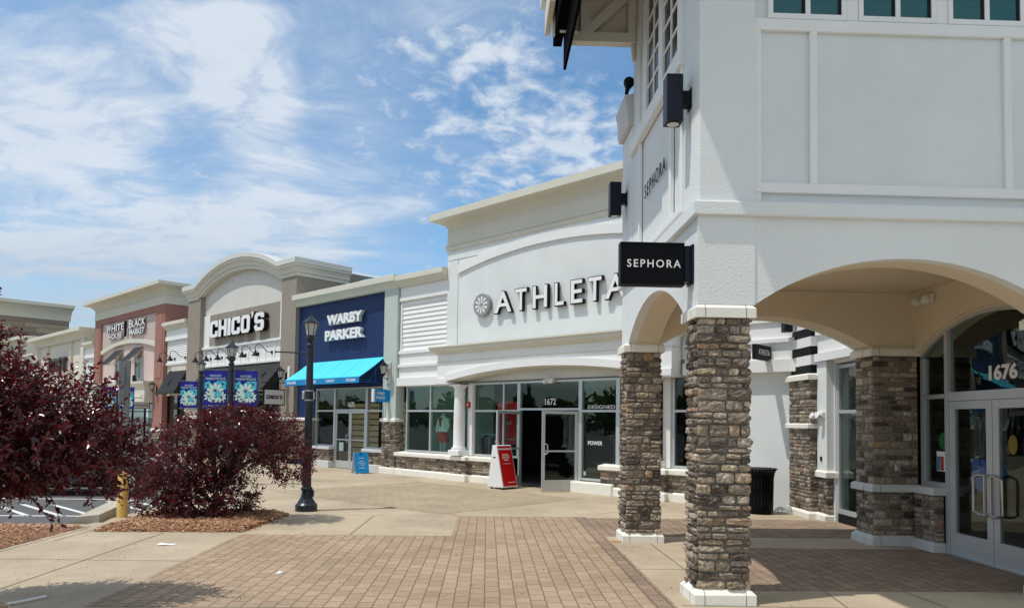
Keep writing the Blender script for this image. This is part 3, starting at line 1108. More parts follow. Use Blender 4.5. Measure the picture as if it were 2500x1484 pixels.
# eaves: roof slab, bracket frame
ev = MB()
ev.box(.80, 7.2, 5.50, 10.7, 8.2, 8.42)
ev.box(.72, .80, 5.42, 10.78, 8.12, 8.46).box(.80, 7.2, 5.42, 5.50, 8.12, 8.46)
T.part('roof', ev, TRIM)
br = MB()
yb0, yb1 = 10.02, 10.16
br.box(1.06, 2.06, yb0, yb1, 7.24, 7.38)
br.box(1.26, 1.40, yb0+.01, yb1-.01, 7.38, 8.2)
br.box(1.95, 2.06, yb0+.01, yb1-.01, 7.38, 8.2)
a, b = Vector((1.36, 7.40)), Vector((2.0, 8.02))
d = (b-a).normalized()
n = Vector((-d.y, d.x))*.065
br.prism([tuple(a-n), tuple(b-n), tuple(b+n), tuple(a+n)], 'y', yb0+.015, yb1-.015)
o = T.part('roof_bracket', br, CREAM)
T.part('bracket_panel', MB().box(1.08, 2.05, yb1+.01, yb1+.05, 7.36, 8.2), IVORY, o)
fs = MB().box(.78, .86, 9.7, 10.6, 7.62, 8.2).box(.86, .98, 10.17, 10.23, 7.40, 8.2)
T.part('fascia', fs, CREAM)
T.part('bracket_foot', MB().prism([(2.0, 7.22), (2.06, 7.22), (2.06, 7.0), (2.03, 7.0)], 'y', 10.05, 10.12), CREAM)

# entrance front in the arcade (faces the walk): arched glazing and a pair of doors
XD = 6.42
fr = MB()
fr.arcband(8.9, 1.475, 2.755, .49, .06, XD, XD+.09, 'x')
fr.box(XD, XD+.09, 10.315, 10.375, .90, 2.76).box(XD, XD+.09, 7.425, 7.485, .90, 2.76)
for y in (9.78, 8.02):
    fr.box(XD-.002, XD+.088, y-.035, y+.035, .0, 3.12)
fr.box(XD+.002, XD+.086, 8.055, 9.745, 2.12, 2.24)
fr.box(XD+.003, XD+.085, 9.815, 10.315, 2.16, 2.22).box(XD+.003, XD+.085, 7.485, 7.985, 2.16, 2.22)
fr.box(XD+.003, XD+.085, 9.815, 10.315, .90, .97).box(XD+.003, XD+.085, 7.485, 7.985, .90, .97)
o = T.part('shopfront_frame', fr, ALU, smooth=30)
gl = MB()
gx = XD+.05
gl.box(gx, gx+.01, 9.815, 10.315, .97, 2.16).box(gx, gx+.01, 7.485, 7.985, .97, 2.16)


def archpane(ya, yb, z0):
    R = (1.475**2+.49**2)/(2*.49)
    zc = 2.755+.49-R
    ys = [ya+(yb-ya)*i/10 for i in range(11)]
    pts = [(ya, z0), (yb, z0)]+[(y, zc+sqrt(R*R-(y-8.9)**2)) for y in reversed(ys)]
    gl.prism(pts, 'x', gx, gx+.01)


archpane(9.815, 10.315, 2.22)
archpane(8.055, 9.745, 2.24)
archpane(7.485, 7.985, 2.22)
T.part('glass', gl, GLASSD, o)
XFD = Matrix(((0, 1, 0, XD-.0), (-1, 0, 0, 0), (0, 0, 1, 0), (0, 0, 0, 1)))     # local x -> -Y, local y -> +X
door_leaf(T, -9.742, -8.905, .015, 2.115, .02, +1, GLASSD, st=.11, kick=.30, xf=XFD)
door_leaf(T, -8.895, -8.058, .015, 2.115, .02, -1, GLASSD, st=.11, kick=.30, xf=XFD)
T.part('threshold', MB().box(XD-.05, XD+.2, 8.02, 9.78, .001, .014), STEEL)
# shop interior
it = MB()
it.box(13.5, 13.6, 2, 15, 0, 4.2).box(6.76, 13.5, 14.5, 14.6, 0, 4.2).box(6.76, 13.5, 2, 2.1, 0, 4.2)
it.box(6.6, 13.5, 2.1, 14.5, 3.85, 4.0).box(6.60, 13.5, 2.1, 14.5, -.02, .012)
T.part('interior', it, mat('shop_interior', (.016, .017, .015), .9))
T.part('interior_column', MB().box(7.6, 7.75, 9.62, 9.8, .012, 3.85), PALEI)
T.part('interior_column', MB().box(7.5, 7.62, 8.35, 8.45, .012, 3.85), PALEI)
for k, (x, y0, y1) in enumerate(((9.0, 4.5, 11.2), (10.5, 5.0, 9.0), (11.6, 6, 12))):
    solo('ceiling_light', ['slim linear ceiling lamp nearest the glass inside the corner shop', 'slim linear ceiling lamp midway inside the corner shop', 'slim linear ceiling lamp deepest inside the corner shop'][k], 'ceiling lamp',
         MB().box(x, x+.06, y0, y1, 3.42, 3.46), mat('lamp_strip', (.9, .9, .9), .5, emit=((1, .98, .92, 1), 2.4)), (x, y0, 3.42), group='linear lamps inside the corner shop')

# the shop's own outer shell to the right of the arcade
sh_ = MB()
sh_.box(6.46, 6.74, 1.9, 7.40, 0, 5.4).box(6.74, 13.8, 1.9, 1.99, 0, 5.4).box(13.61, 13.8, 1.99, 15.2, 0, 5.4).box(6.8, 13.61, 14.92, 15.2, 0, 5.4)
sh_.box(6.9, 13.61, 2.0, 14.9, 4.3, 4.5)
T.part('outer_wall', sh_, WHITE)
T.part('tower_side', MB().box(7.201, 7.3, 7.02, 10.7, 4.5, 8.2).box(2.2, 7.2, 10.6, 10.7, 5.62, 8.2), WHITE)
T.part('coping', MB().box(6.40, 13.86, 1.84, 2.06, 5.401, 5.52).box(6.40, 6.80, 2.06, 7.0, 5.401, 5.52).box(13.55, 13.86, 2.06, 15.2, 5.401, 5.52), TRIM)
# outer walls of the wing behind the arcade
wg = MB()
wg.box(6.36, 6.6, 12.86, 14.9, .0, 5.6)
wg.box(6.36, 6.75, 10.93, 12.86, 2.9, 5.6)
wg.box(6.6, 6.75, 14.4, 14.9, 0, 5.6)
T.part('wing_wall', wg, WHITE)
pf = MB()
pf.box(6.22, 6.36, 12.90, 13.28, .93, 2.95)
T.part('pilaster', pf, ROUGHW, bevel=.01)
bl = MB()
bl.box(6.17, 6.36, 10.95, 13.28, 2.951, 3.10).box(6.24, 6.36, 10.95, 13.28, 3.10, 3.45).box(6.19, 6.36, 10.95, 13.28, 3.45, 3.54)
T.part('entablature', bl, TRIM)
c5 = stone_block(T, 'low_wall', 6.24, 6.36, 12.93, 13.28, .14, .80, rs, 'FL', (3, 2), out=.025, hmin=.05, hmax=.10)
T.part('sill', cap_ring(6.24, 6.36, 12.90, 13.30, .801, .93, .06, .035), CAST, c5)
T.part('plinth', cap_ring(6.24, 6.36, 12.95, 13.30, .002, .14, .055, .04), CAST, c5)
c6 = stone_block(T, 'stone_pillar', 6.10, 6.36, 13.30, 14.22, .14, 2.62, rs, 'FL', (3, 2), out=.028, hmin=.05, hmax=.10)
T.part('plinth', cap_ring(6.10, 6.30, 13.30, 14.25, .003, .14, .06, .04), CAST, c6)
T.part('sill', cap_ring(6.10, 6.36, 13.30, 14.22, 1.70, 1.79, .075, .02), CAST, c6)
T.part('cap', cap_ring(6.10, 6.36, 13.30, 14.22, 2.621, 2.74, .075, .03), CAST, c6)
wb, bb = MB(), MB()
z = 2.741
for i in range(8):
    (bb if i % 2 == 0 else wb).box(6.13, 6.36, 13.33, 14.2, z, z+(.17 if i % 2 == 0 else .185))
    z += .17 if i % 2 == 0 else .185
T.part('white_stripe', wb, TRIM, c6)
T.part('black_stripe', bb, BLACK, c6)
# tall window in the wing
gw = MB()
gw.box(6.40, 6.48, 12.80, 12.86, .17, 2.86).box(6.40, 6.48, 10.93, 10.99, .17, 2.86).box(6.402, 6.478, 10.99, 12.80, .17, .25).box(6.402, 6.478, 10.99, 12.80, 2.80, 2.86).box(6.405, 6.475, 10.99, 12.80, 1.98, 2.04)
o = T.part('window', gw, ALU)
T.part('glass', MB().box(6.435, 6.445, 10.99, 12.80, .25, 1.98).box(6.435, 6.445, 10.99, 12.80, 2.04, 2.80), GLASSD, o)
T.part('kick_plate', MB().box(6.41, 6.5, 10.93, 12.86, .002, .17), BLACK)

# raised letters on the tower's left side
lt = text_mb('SEPHORA', 0, 1.12, 0, .185, .006, bold=-.004, spacing=1.45)
faceto(lt, (2.068, 9.43, 4.76), (0, -1, 0), (-1, 0, 0))
solo('wall_sign', 'small raised black shop-name letters on the shaded side of the white corner tower', 'sign', lt, BLACK, (2.07, 8.9, 4.76))

# ================================================================== THE SHOP ROW (frame RF: x right along the fronts, y into the shops)
rw = random.Random(21)
PY = 14.25          # pier / pilaster faces
WY = 14.42          # walls between


def shop(label, x, name='shop_building'):
    return Thing(name, label, 'shop building', (x, 14.3, 0), RF)


def siding(T, x0, x1, z0, z1, y, n, material):
    m = MB()
    h = (z1-z0)/n
    for i in range(n):
        z = z0+i*h
        m.add([(x0, y-.035, z), (x1, y-.035, z), (x1, y-.035, z+.012), (x0, y-.035, z+.012), (x0, y-.004, z+h), (x1, y-.004, z+h), (x0, y+.03, z), (x1, y+.03, z), (x0, y+.03, z+h), (x1, y+.03, z+h)],
              [(0, 1, 2, 3), (3, 2, 5, 4), (0, 6, 7, 1), (4, 5, 9, 8), (0, 3, 4, 8, 6), (1, 7, 9, 5, 2), (6, 8, 9, 7)])
    return T.part('siding', m, material)


def coping(T, x0, x1, z0, z1, material, y=PY, o=.22, left=False, right=False, depth=3.0, cap=None):
    """fascia over a cove"""
    m = MB()
    h = z1-z0
    prof = [(-.25, z0), (.02, z0), (.03, z0+h*.12), (.09, z0+h*.32), (o-.03, z0+h*.5), (-.25, z0+h*.5)]
    cap_p = [(-.3, z0+h*.501), (o-.01, z0+h*.501), (o, z0+h*.54), (o, z0+h*.97), (o-.02, z1), (-.3, z1)]
    path = []
    if left:
        path += [(x0, y+depth)]
    path += [(x0, y), (x1, y)]
    if right:
        path += [(x1, y+depth)]
    m.sweep(path, prof)
    c = T.part('cornice', m, material, smooth=50)
    T.part('coping', MB().sweep(path, cap_p), cap or material, c)
    return c


def big_cornice(T, x0, x1, z0, z1, material, y=PY, o=.40, steps=None, left=True, right=True, depth=3.0, fascia=.30, name='cornice'):
    """cove cornice: curved cove then a vertical fascia"""
    h = z1-z0
    zf = z1-h*fascia
    prof = [(-.25, z0)]
    prof += [(o*.92*(1-cos(a*pi/2/7)), z0+(zf-z0)*sin(a*pi/2/7)) for a in range(0, 8)]
    prof += [(o, zf+.004), (o, z1-.015), (o-.03, z1), (-.25, z1)]
    path = ([(x0, y+depth)] if left else [])+[(x0, y), (x1, y)]+([(x1, y+depth)] if right else [])
    return T.part(name, MB().sweep(path, prof), material, smooth=40)


def sconce(x, y, z, label, group, frame=RF):
    """carriage lantern on a wall bracket; x,y,z at the wall"""
    t = Thing('wall_lantern', label, 'wall lantern', (x, y, z), frame, group)
    a = MB().bbox(x-.06, x+.06, y-.035, y, z-.28, z+.22, .012)
    a.tube([(x, y-.03, z-.12), (x, y-.12, z-.16), (x, y-.22, z-.10), (x, y-.24, z-.02)], .014, 6)
    t.part('bracket', a, BLACK, smooth=40)
    cy = y-.24
    b = MB()
    b.lathe([(.02, z-.06), (.055, z-.02), (.075, z), (.075, z+.015)], x, cy, 6)
    for k in range(6):
        A = 2*pi*k/6
        b.tube([(x+.07*cos(A), cy+.07*sin(A), z+.01), (x+.125*cos(A), cy+.125*sin(A), z+.27)], .007, 4)
    b.lathe([(.165, z+.265), (.165, z+.28), (.05, z+.37), (.03, z+.40), (.012, z+.41), (.010, z+.46)], x, cy, 6)
    t.part('lantern', b, BLACK)
    t.part('glass', MB().lathe([(.066, z+.015), (.118, z+.268)], x, cy, 6), FROST)
    return t


def gooseneck(x, y, z, label, group, reach=.75):
    t = Thing('gooseneck_lamp', label, 'wall lamp', (x, y, z), RF, group)
    a = MB().lathe([(.065, 0), (.065, .03), (.02, .05)], 0, 0, 10)
    a.xform(Matrix.Translation((x, y, z)) @ Matrix.Rotation(pi/2, 4, 'X'))
    pts = [(x, y-.04, z), (x, y-.18, z+.0), (x, y-.30, z+.06), (x, y-.42, z+.20), (x, y-.56, z+.28), (x, y-.68, z+.24), (x, y-.74, z+.12), (x, y-reach, z)]
    a.tube(pts, .016, 6)
    t.part('arm', a, BLACK, smooth=50)
    s = MB().lathe([(.02, z+.02), (.045, z), (.05, z-.06), (.15, z-.19), (.155, z-.20), (.14, z-.195), (.03, z-.06)], x, y-reach, 14)
    t.part('lamp_shade', s, BLACK, smooth=40)
    return t


def awning(name, label, x0, x1, y0, d, z1, z0, val, material, vmat, side='panel', group=None, cat='awning', frame_mat=None):
    """sloped canvas on a frame: from (y0,z1) at the wall to (y0-d, z0+val), valance of height val, triangular cheeks"""
    t = Thing(name, label, cat, ((x0+x1)/2, y0, z0), RF, group)
    y1 = y0-d
    zv = z0+val
    th = .012
    c = MB()
    n = 10
    vs, fs = [], []
    for k in range(2):
        for i in range(n+1):
            u = i/n
            sag = -.02*sin(pi*u)
            for j, x in enumerate((x0, x1)):
                vs.append((x, y0-(d)*u, z1+(zv-z1)*u+sag-k*th))
    L = (n+1)*2
    for i in range(n):
        a = i*2
        fs += [(a, a+1, a+3, a+2), (L+a+1, L+a, L+a+2, L+a+3), (a, a+2, L+a+2, L+a), (a+1, L+a+1, L+a+3, a+3)]
    fs += [(0, L, L+1, 1), (n*2, n*2+1, L+n*2+1, L+n*2)]
    c.add(vs, fs)
    cv = t.part('canopy', c, material, smooth=60)
    sm = MB()
    ns = max(2, int((x1-x0)/1.1))
    for i in range(1, ns):
        x = x0+(x1-x0)*i/ns
        sm.tube([(x, y0-d*u, z1+(zv-z1)*u-.02*sin(pi*u)+.001) for u in (0, .25, .5, .75, 1)], .005, 4)
    t.part('seam', sm, vmat, cv)
    if val > 0.01:
        t.part('valance', MB().box(x0, x1, y1-.012, y1, z0, zv-.001), vmat)
    r = MB()
    for x in (x0+.03, x1-.03):
        r.tube([(x, y0-.01, z1-.05), (x, y1+.03, zv-.04), (x, y1+.03, z0+.03), (x, y0-.01, z0+.03), (x, y0-.01, z1-.05)], .016, 5)
        if side == 'open':
            r.tube([(x, y0-d*.35, z0+.03), (x, y0-d*.35, z1-(z1-zv)*.35-.05)], .014, 5)
            r.tube([(x, y0-.01, z1-.1), (x, y0-d*.65, z0+.03)], .014, 5)
            r.tube([(x, y0-.01, z0+.10), (x, y1+.03, z0+.10)], .012, 5)
    t.part('frame', r, frame_mat or ALU)
    if side == 'panel':
        for x in (x0, x1-.006):
            t.part('side_panel', MB().prism([(y0, z1-.02), (y1, zv-.015), (y1, z0), (y0, z0)], 'x', x+.003, x+.009), material)
    return t


def blade_sign(label, x, y_in, w, z0, z1, th, border, face, text, tcol, lines, bracket=True, cat='sign', scroll=False, accent=None):
    """double-sided projecting sign perpendicular to the front; read from the +x side"""
    t = Thing('blade_sign', label, cat, (x, y_in, z0), RF)
    ya, yb = y_in-w, y_in-.06
    b = MB().box(x-th/2, x+th/2, ya, yb, z0, z1)
    t.part('sign_box', b, border)
    fo = .035
    if face is not None:
        t.part('sign_face', MB().box(x+th/2-.001, x+th/2+.006, ya+fo, yb-fo, z0+fo, z1-fo).box(x-th/2-.006, x-th/2+.001, ya+fo, yb-fo, z0+fo, z1-fo), face)
    for (s, u0, u1, a, c, bo) in lines:
        m = text_mb(s, 0, (yb-ya)*(u1-u0), 0, (z1-z0)*(c-a), .006, bold=bo)
        faceto(m, (x+th/2+.011, ya+(yb-ya)*u0, z0+(z1-z0)*a), (0, 1, 0), (1, 0, 0))
        t.part('lettering', m, tcol)
    if accent:
        t.part('edge_strip', MB().box(x-th/2-.003, x+th/2+.004, ya-.001, ya+.06, z0-.003, z1+.003), accent)
    a = MB()
    if bracket:
        zb = z1+.22 if scroll else (z0+z1)/2
        if scroll:
            a.tube([(x, y_in, zb), (x, ya-.08, zb)], .014, 6)
            a.tube([(x, y_in-w*.25, zb), (x, y_in-w*.25, z1)], .008, 5).tube([(x, y_in-w*.8, zb), (x, y_in-w*.8, z1)], .008, 5)
            pts = [(x, y_in-.02-.55*u, zb+.03+.22*sin(pi*u)*(1-.4*u)) for u in [i/8 for i in range(9)]]
            a.tube(pts, .010, 5)
            a.lathe([(.001, zb-.03), (.028, zb), (.001, zb+.03)], x, ya-.09, 8)
            a.bbox(x-.04, x+.04, y_in-.02, y_in, zb-.15, zb+.3, .008)
        else:
            a.box(x-th*.45, x+th*.45, yb, y_in, z0+.04, z1-.04)
            a.box(x-.12, x+.12, y_in-.012, y_in+.002, z0+.02, z1-.02)
        t.part('bracket', a, border)
    return t


# ------------------------------------------------------------------ 1. white shop with the arched porch
A = shop('white shop with arched porch entrance and a pinwheel logo high on its front', -12.1)
w = MB()
w.box(-16.1, -8.1, 14.34, 14.7, 3.2, 7.5)                     # upper block backing
w.box(-18.42, -16.1, WY, 14.75, 2.82, 6.3).box(-8.1, -4.2, WY, 14.75, 2.82, 6.3)
w.box(-7.0, -4.2, WY+.01, 14.75, 0, 2.82)
w.box(-16.098, -8.102, 14.5, 22, 2.9, 7.4)
w.box(-18.4, -4.5, 15, 22, 4.2, 6.2)
A.part('wall', w, WHITE)
fp = MB()
fp.box(-16.1, -15.64, 14.30, 14.34, 3.72, 6.545).box(-8.56, -8.1, 14.30, 14.34, 3.72, 6.545)
fp.box(-16.1, -8.1, 14.30, 14.34, 6.57, 6.86)
fp.box(-15.62, -8.58, 14.31, 14.34, 3.72, 6.545)
A.part('front_panel', fp, WHITE)
A.part('archivolt', MB().arcband(-12.1, 3.5, 6.12, .40, .25, 14.255, 14.31), TRIM, smooth=30)
md = MB()
path = [(-16.1, 17), (-16.1, 14.30), (-8.1, 14.30), (-8.1, 17)]
md.sweep(path, [(-.2, 6.861), (.035, 6.861), (.05, 6.88), (.05, 6.97), (.03, 6.985), (.06, 7.0), (.065, 7.02), (.03, 7.05), (-.2, 7.05)])
md.sweep(path, [(-.2, 7.051), (.012, 7.051), (.012, 7.459), (-.2, 7.459)])
A.part('frieze', md, CREAM)
big_cornice(A, -16.1, -8.1, 7.46, 7.97, CREAM, 14.30, .42, fascia=.42)
A.part('roof', MB().box(-16.0, -8.2, 14.4, 22, 7.86, 7.94), CASTG)
# side bays with siding
for (x0, x1, l) in ((-18.42, -16.1, True), (-8.1, -5.4, False)):
    siding(A, x0+.09, x1-.002, 3.97, 5.58, WY-.01, 11, TRIM)
    b = MB()
    b.box(x0, x1-.002, 14.30, WY, 5.58, 5.72).box(x0, x1-.003, 14.34, WY, 5.72, 6.03)
    b.box(x0+.02, x0+.09, 14.345, WY, 3.97, 5.58)
    b.box(x0, x1-.002, 14.29, WY, 3.86, 3.965).box(x0, x1-.003, 14.34, WY, 3.52, 3.86).box(x0, x1-.002, 14.27, WY, 3.43, 3.52)
    b.box(x0, x1-.003, 14.34, WY, 3.09, 3.43).box(x0, x1-.002, 14.24, WY, 2.83, 3.09)
    A.part('entablature', b, TRIM, bevel=.006)
    coping(A, x0-.05 if l else x0, x1-.003, 6.03, 6.38, CREAM, 14.30)
# porch: projecting canopy with a segmental arch
po = MB()
po.archwall(-16.03, -8.17, -12.1, 3.52, 2.88, .31, 3.69, 13.9, 14.12, 'y')
po.box(-16.028, -15.62, 14.12, 14.30, 2.885, 3.69).box(-8.58, -8.172, 14.12, 14.30, 2.885, 3.69).box(-15.62, -8.58, 14.12, 14.30, 3.3, 3.688)
A.part('porch_front', po, TRIM, smooth=30)
A.part('porch_archivolt', MB().arcband(-12.1, 3.52, 2.882, .31, .185, 13.83, 13.905), TRIM, smooth=30)
so_ = MB()
so_.archwall(-15.6, -8.6, -12.1, 3.40, 2.86, .30, 3.3, 14.121, 14.42, 'y')
A.part('porch_soffit', so_, CREAM, smooth=30)
A.part('porch_return', MB().box(-16.05, -15.55, 13.84, 13.9, 2.82, 2.97).box(-16.04, -15.5, 13.86, 14.3, 2.80, 2.884), TRIM)
A.part('porch_return', MB().box(-8.65, -8.15, 13.84, 13.9, 2.82, 2.97).box(-8.7, -8.16, 13.86, 14.3, 2.80, 2.884), TRIM)
lg = MB()
lg.sweep([(-16.03, 14.3), (-16.03, 13.9), (-8.17, 13.9), (-8.17, 14.3)], [(-.2, 3.691), (.03, 3.691), (.05, 3.73), (.10, 3.76), (.17, 3.78), (.18, 3.86), (.21, 3.875), (.21, 3.915), (-.2, 3.95)])
lg.sweep([(-16.03, 14.3), (-16.03, 13.9), (-8.17, 13.9), (-8.17, 14.3)], [(-.1, 3.455), (.015, 3.455), (.02, 3.468), (.015, 3.48), (-.1, 3.48)])
A.part('ledge', lg, CREAM, smooth=40)
# columns on the sill wall
for x in (-15.35, -8.83):
    c = MB()
    c.bbox(x-.23, x+.23, 13.96, 14.42, .745, .90, .01)
    r = .168
    cy = 14.19
    c.lathe([(.215, .90), (.22, .93), (.215, .96), (.185, .965), (.19, .985), (.18, 1.0), (r, 1.03), (r, 1.6), (r*.93, 2.50), (r*.93, 2.53), (r*1.05, 2.545), (r*1.05, 2.57), (r*.93, 2.585), (r*.93, 2.68), (r*1.1, 2.70), (r*1.25, 2.75)], x, cy, 28)
    c.bbox(x-.22, x+.22, cy-.22, cy+.22, 2.75, 2.80, .004)
    A.part('column', c, TRIM, smooth=35)
    A.part('pilaster', MB().box(x+.17, x+.36, 14.36, 14.5, .745, 2.83), TRIM)
# stone sill walls
for (x0, x1) in ((-18.40, -13.95), (-10.35, -7.0)):
    c = stone_block(A, 'stone_base', x0, x1, 14.28, 14.62, .20, .60, rw, 'FR', (3, 2), out=.028, hmin=.05, hmax=.11, lmax=.32)
    A.part('plinth', MB().sweep([(x0, 14.28), (x1, 14.28), (x1, 14.6)], [(-.2, .002), (.075, .002), (.075, .17), (.03, .205), (-.2, .205)]), CAST, c)
    A.part('sill', MB().sweep([(x0-.02, 14.28), (x1, 14.28), (x1, 14.6)], [(-.25, .601), (.085, .601), (.09, .615), (.09, .70), (.07, .712), (-.25, .745)]), CAST, c)
for (x0, x1) in ((-15.68, -15.02), (-9.15, -8.5)):
    c = stone_block(A, 'stone_base', x0, x1, 14.13, 14.28, .20, .60, rw, 'FLR', (3, 2), out=.026, hmin=.05, hmax=.11)
    A.part('plinth', MB().sweep([(x0, 14.28), (x0, 14.13), (x1, 14.13), (x1, 14.28)], [(-.1, .003), (.072, .003), (.072, .172), (.03, .207), (-.1, .207)]), CAST, c)
    A.part('sill', MB().sweep([(x0, 14.28), (x0, 14.13), (x1, 14.13), (x1, 14.28)], [(-.1, .602), (.085, .602), (.09, .617), (.09, .702), (.07, .716), (-.1, .747)]), CAST, c)
glazing(A, -18.12, -15.55, .75, 2.85, 14.42, xs=(-16.94,), zs=(2.04,), glass=glass_mat('greenish_window_glass', (.80, .92, .87), 1.0))
glazing(A, -15.0, -13.22, .745, 2.85, 14.42, xs=(-14.05+.25,), zs=(2.04,), glass=GLASSD)
glazing(A, -13.22, -11.10, 2.06, 2.85, 14.42, xs=(), zs=(), glass=GLASSD)
glazing(A, -11.10, -9.95, .30, 2.85, 14.42, zs=(2.04,), glass=glass_mat('greenish_window_glass', (.80, .92, .87), 1.0))
glazing(A, -9.95, -8.45, .745, 2.85, 14.42, zs=(2.04,), glass=GLASSD)
glazing(A, -8.45, -7.0, .745, 2.85, 14.421, xs=(), zs=(2.04,), glass=GLASSD)
A.part('curb', MB().bbox(-11.22, -9.95, 14.18, 14.6, .002, .27, .02).bbox(-10.36, -9.94, 14.16, 14.3, .003, .275, .02), CAST)
A.part('door_jamb', MB().box(-13.22, -13.17, 14.42, 14.52, 0, 2.06), ALU)
A.part('door_jamb', MB().box(-11.15, -11.10, 14.42, 14.52, 0, 2.06), ALU)
# two doors standing open, hinged at the jambs
for (hx, ang, side) in ((-13.16, radians(-128), 1), (-11.16, radians(112), -1)):
    if side == 1:
        Mx = Matrix.Translation((hx, 14.42, 0)) @ Matrix.Rotation(radians(-88), 4, 'Z')
        door_leaf(A, 0, .97, .02, 2.03, 0, +1, GLASSD, st=.075, kick=.28, xf=Mx, grip='bar')
    else:
        Mx = Matrix.Translation((hx, 14.42, 0)) @ Matrix.Rotation(radians(62), 4, 'Z')
        door_leaf(A, -.97, 0, .02, 2.03, 0, -1, GLASSD, st=.075, kick=.28, xf=Mx, grip='bar')
A.part('threshold', MB().box(-13.2, -11.12, 14.36, 14.62, .001, .016), STEEL)
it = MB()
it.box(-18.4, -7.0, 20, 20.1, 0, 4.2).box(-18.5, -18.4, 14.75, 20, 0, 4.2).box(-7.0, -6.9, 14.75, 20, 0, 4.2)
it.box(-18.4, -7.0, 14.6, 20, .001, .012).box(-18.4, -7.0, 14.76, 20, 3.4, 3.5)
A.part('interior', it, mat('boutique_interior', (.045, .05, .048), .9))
A.part('display_wall', MB().box(-18.35, -15.3, 15.55, 15.6, .02, 2.95), mat('display_panel', (.22, .27, .24), .8, var=.1))
# sign
lg_t = Thing('wall_sign', 'raised white pinwheel disc and seven dark-edged capital letters high on the white arched shop', 'sign', (-12, 14.3, 4.7), RF)
dk = MB().lathe([(.33, 0), (.33, .10), (.32, .11)], 0, 0, 40)
dk.xform(Matrix.Translation((-14.50, 14.29, 5.06)) @ Matrix.Rotation(pi/2, 4, 'X'))
ld = lg_t.part('logo_disc', dk, LETTERG, smooth=40)
pt = MB()
for k in range(10):
    a = 2*pi*k/10+.15
    r0, r1 = .055, .25
    p = [(r0*cos(a-.15), r0*sin(a-.15)), (r1*cos(a-.10), r1*sin(a-.10)), (r1*.96*cos(a+.24), r1*.96*sin(a+.24)), (r0*cos(a+.1), r0*sin(a+.1))]
    pt.prism([(-14.50+x, 5.06+z) for x, z in p], 'y', 14.174, 14.184)
lg_t.part('logo_petal', pt, TEXTW, ld)
ALET = [('A', -13.99, -13.30), ('T', -13.20, -12.74), ('H', -12.56, -12.02), ('L', -11.80, -11.46), ('E', -11.27, -10.86), ('T', -10.72, -10.27), ('A', -10.20, -9.56)]
for ch, a, b in ALET:
    m = shifted(text_mb(ch, a, b, 4.74, 5.37, .10, bold=.018), 0, 14.18, 0)
    o = lg_t.part('letter', m, BLACK)
    f = shifted(text_mb(ch, a+.022, b-.022, 4.762, 5.348, .012, bold=.012), 0, 14.172, 0)
    lg_t.part('letter_face', f, LETTER, o)
st = MB()
for x in (-13.6, -12.9, -12.3, -11.6, -11.1, -10.5, -9.9, -14.5):
    st.tube([(x, 14.25, 5.0), (x, 14.31, 5.0)], .012, 5)
lg_t.part('stand_off', st, STEEL)
solo('house_number', 'white number 1672 on the glass above the open doors', 'number', shifted(text_mb('1672', -12.30, -11.93, 2.20, 2.37, .006, bold=.008), 0, 14.455, 0), TEXTW, (-12.1, 14.455, 2.2), RF)
wl = Thing('window_lettering', 'white DESIGNED and POWER lettering on the glass right of the open doors', 'lettering', (-10.5, 14.455, 1.2), RF)
wl.part('upper_word', shifted(text_mb('DESIGNED', -10.87, -10.05, 2.095, 2.185, .004), 0, 14.445, 0), TEXTW)
wl.part('upper_word', shifted(text_mb('FOR', -9.80, -9.50, 2.095, 2.185, .004), 0, 14.445, 0), TEXTW)
wl.part('lower_word', shifted(text_mb('POWER', -10.87, -10.43, 1.19, 1.29, .004, bold=.015), 0, 14.456, 0), TEXTW)
wl.part('lower_word', shifted(text_mb('OF', -9.85, -9.62, 1.19, 1.29, .004, bold=.015), 0, 14.456, 0), TEXTW)
wl.part('round_mark', shifted(text_mb('B', -10.99, -10.93, .42, .52, .004), 0, 14.456, 0), TEXTW)
# emergency lights over the doors
def twin_light(frame, pos, right, out, label):
    t = Thing('emergency_light', label, 'emergency light', pos, frame)
    r, o, p = Vector(right), Vector(out), Vector(pos)
    m = MB().bbox(-.15, .15, -.06, 0, -.06, .06, .01)
    t.part('housing', faceto(m, pos, right, out), WHITEP)
    for s in (-1, 1):
        h = MB().lathe([(.03, -.04), (.055, -.01), (.06, .05), (.05, .06)], 0, 0, 12)
        h.xform(Matrix.Rotation(radians(70), 4, 'X'))
        h.v = [(x+s*.12, y-.09, z-.03) for x, y, z in h.v]
        t.part('lamp_head', faceto(h, pos, right, out), WHITEP, smooth=40)
    return t


twin_light(RF, (-12.08, 14.415, 2.83), (1, 0, 0), (0, -1, 0), 'white twin-head emergency lamp under the arch above the open doors')
twin_light(IDM, (6.35, 10.05, 3.60), (0, -1, 0), (-1, 0, 0), 'beige twin-head emergency lamp on the arcade wall above the stone pier')
twin_light(IDM, (6.22, 13.1, 1.95), (0, -1, 0), (-1, 0, 0), 'white twin-head emergency lamp on the pilaster beside the striped pier')
al = Thing('fire_alarm', 'small red fire alarm horn between the round column and the window', 'fire alarm', (-15.1, 14.36, 2.2), RF)
al.part('box', MB().bbox(-15.17, -15.06, 14.30, 14.36, 2.13, 2.30, .008), REDS)
al.part('strobe', MB().bbox(-15.135, -15.095, 14.285, 14.30, 2.18, 2.25, .004), TEXTW)

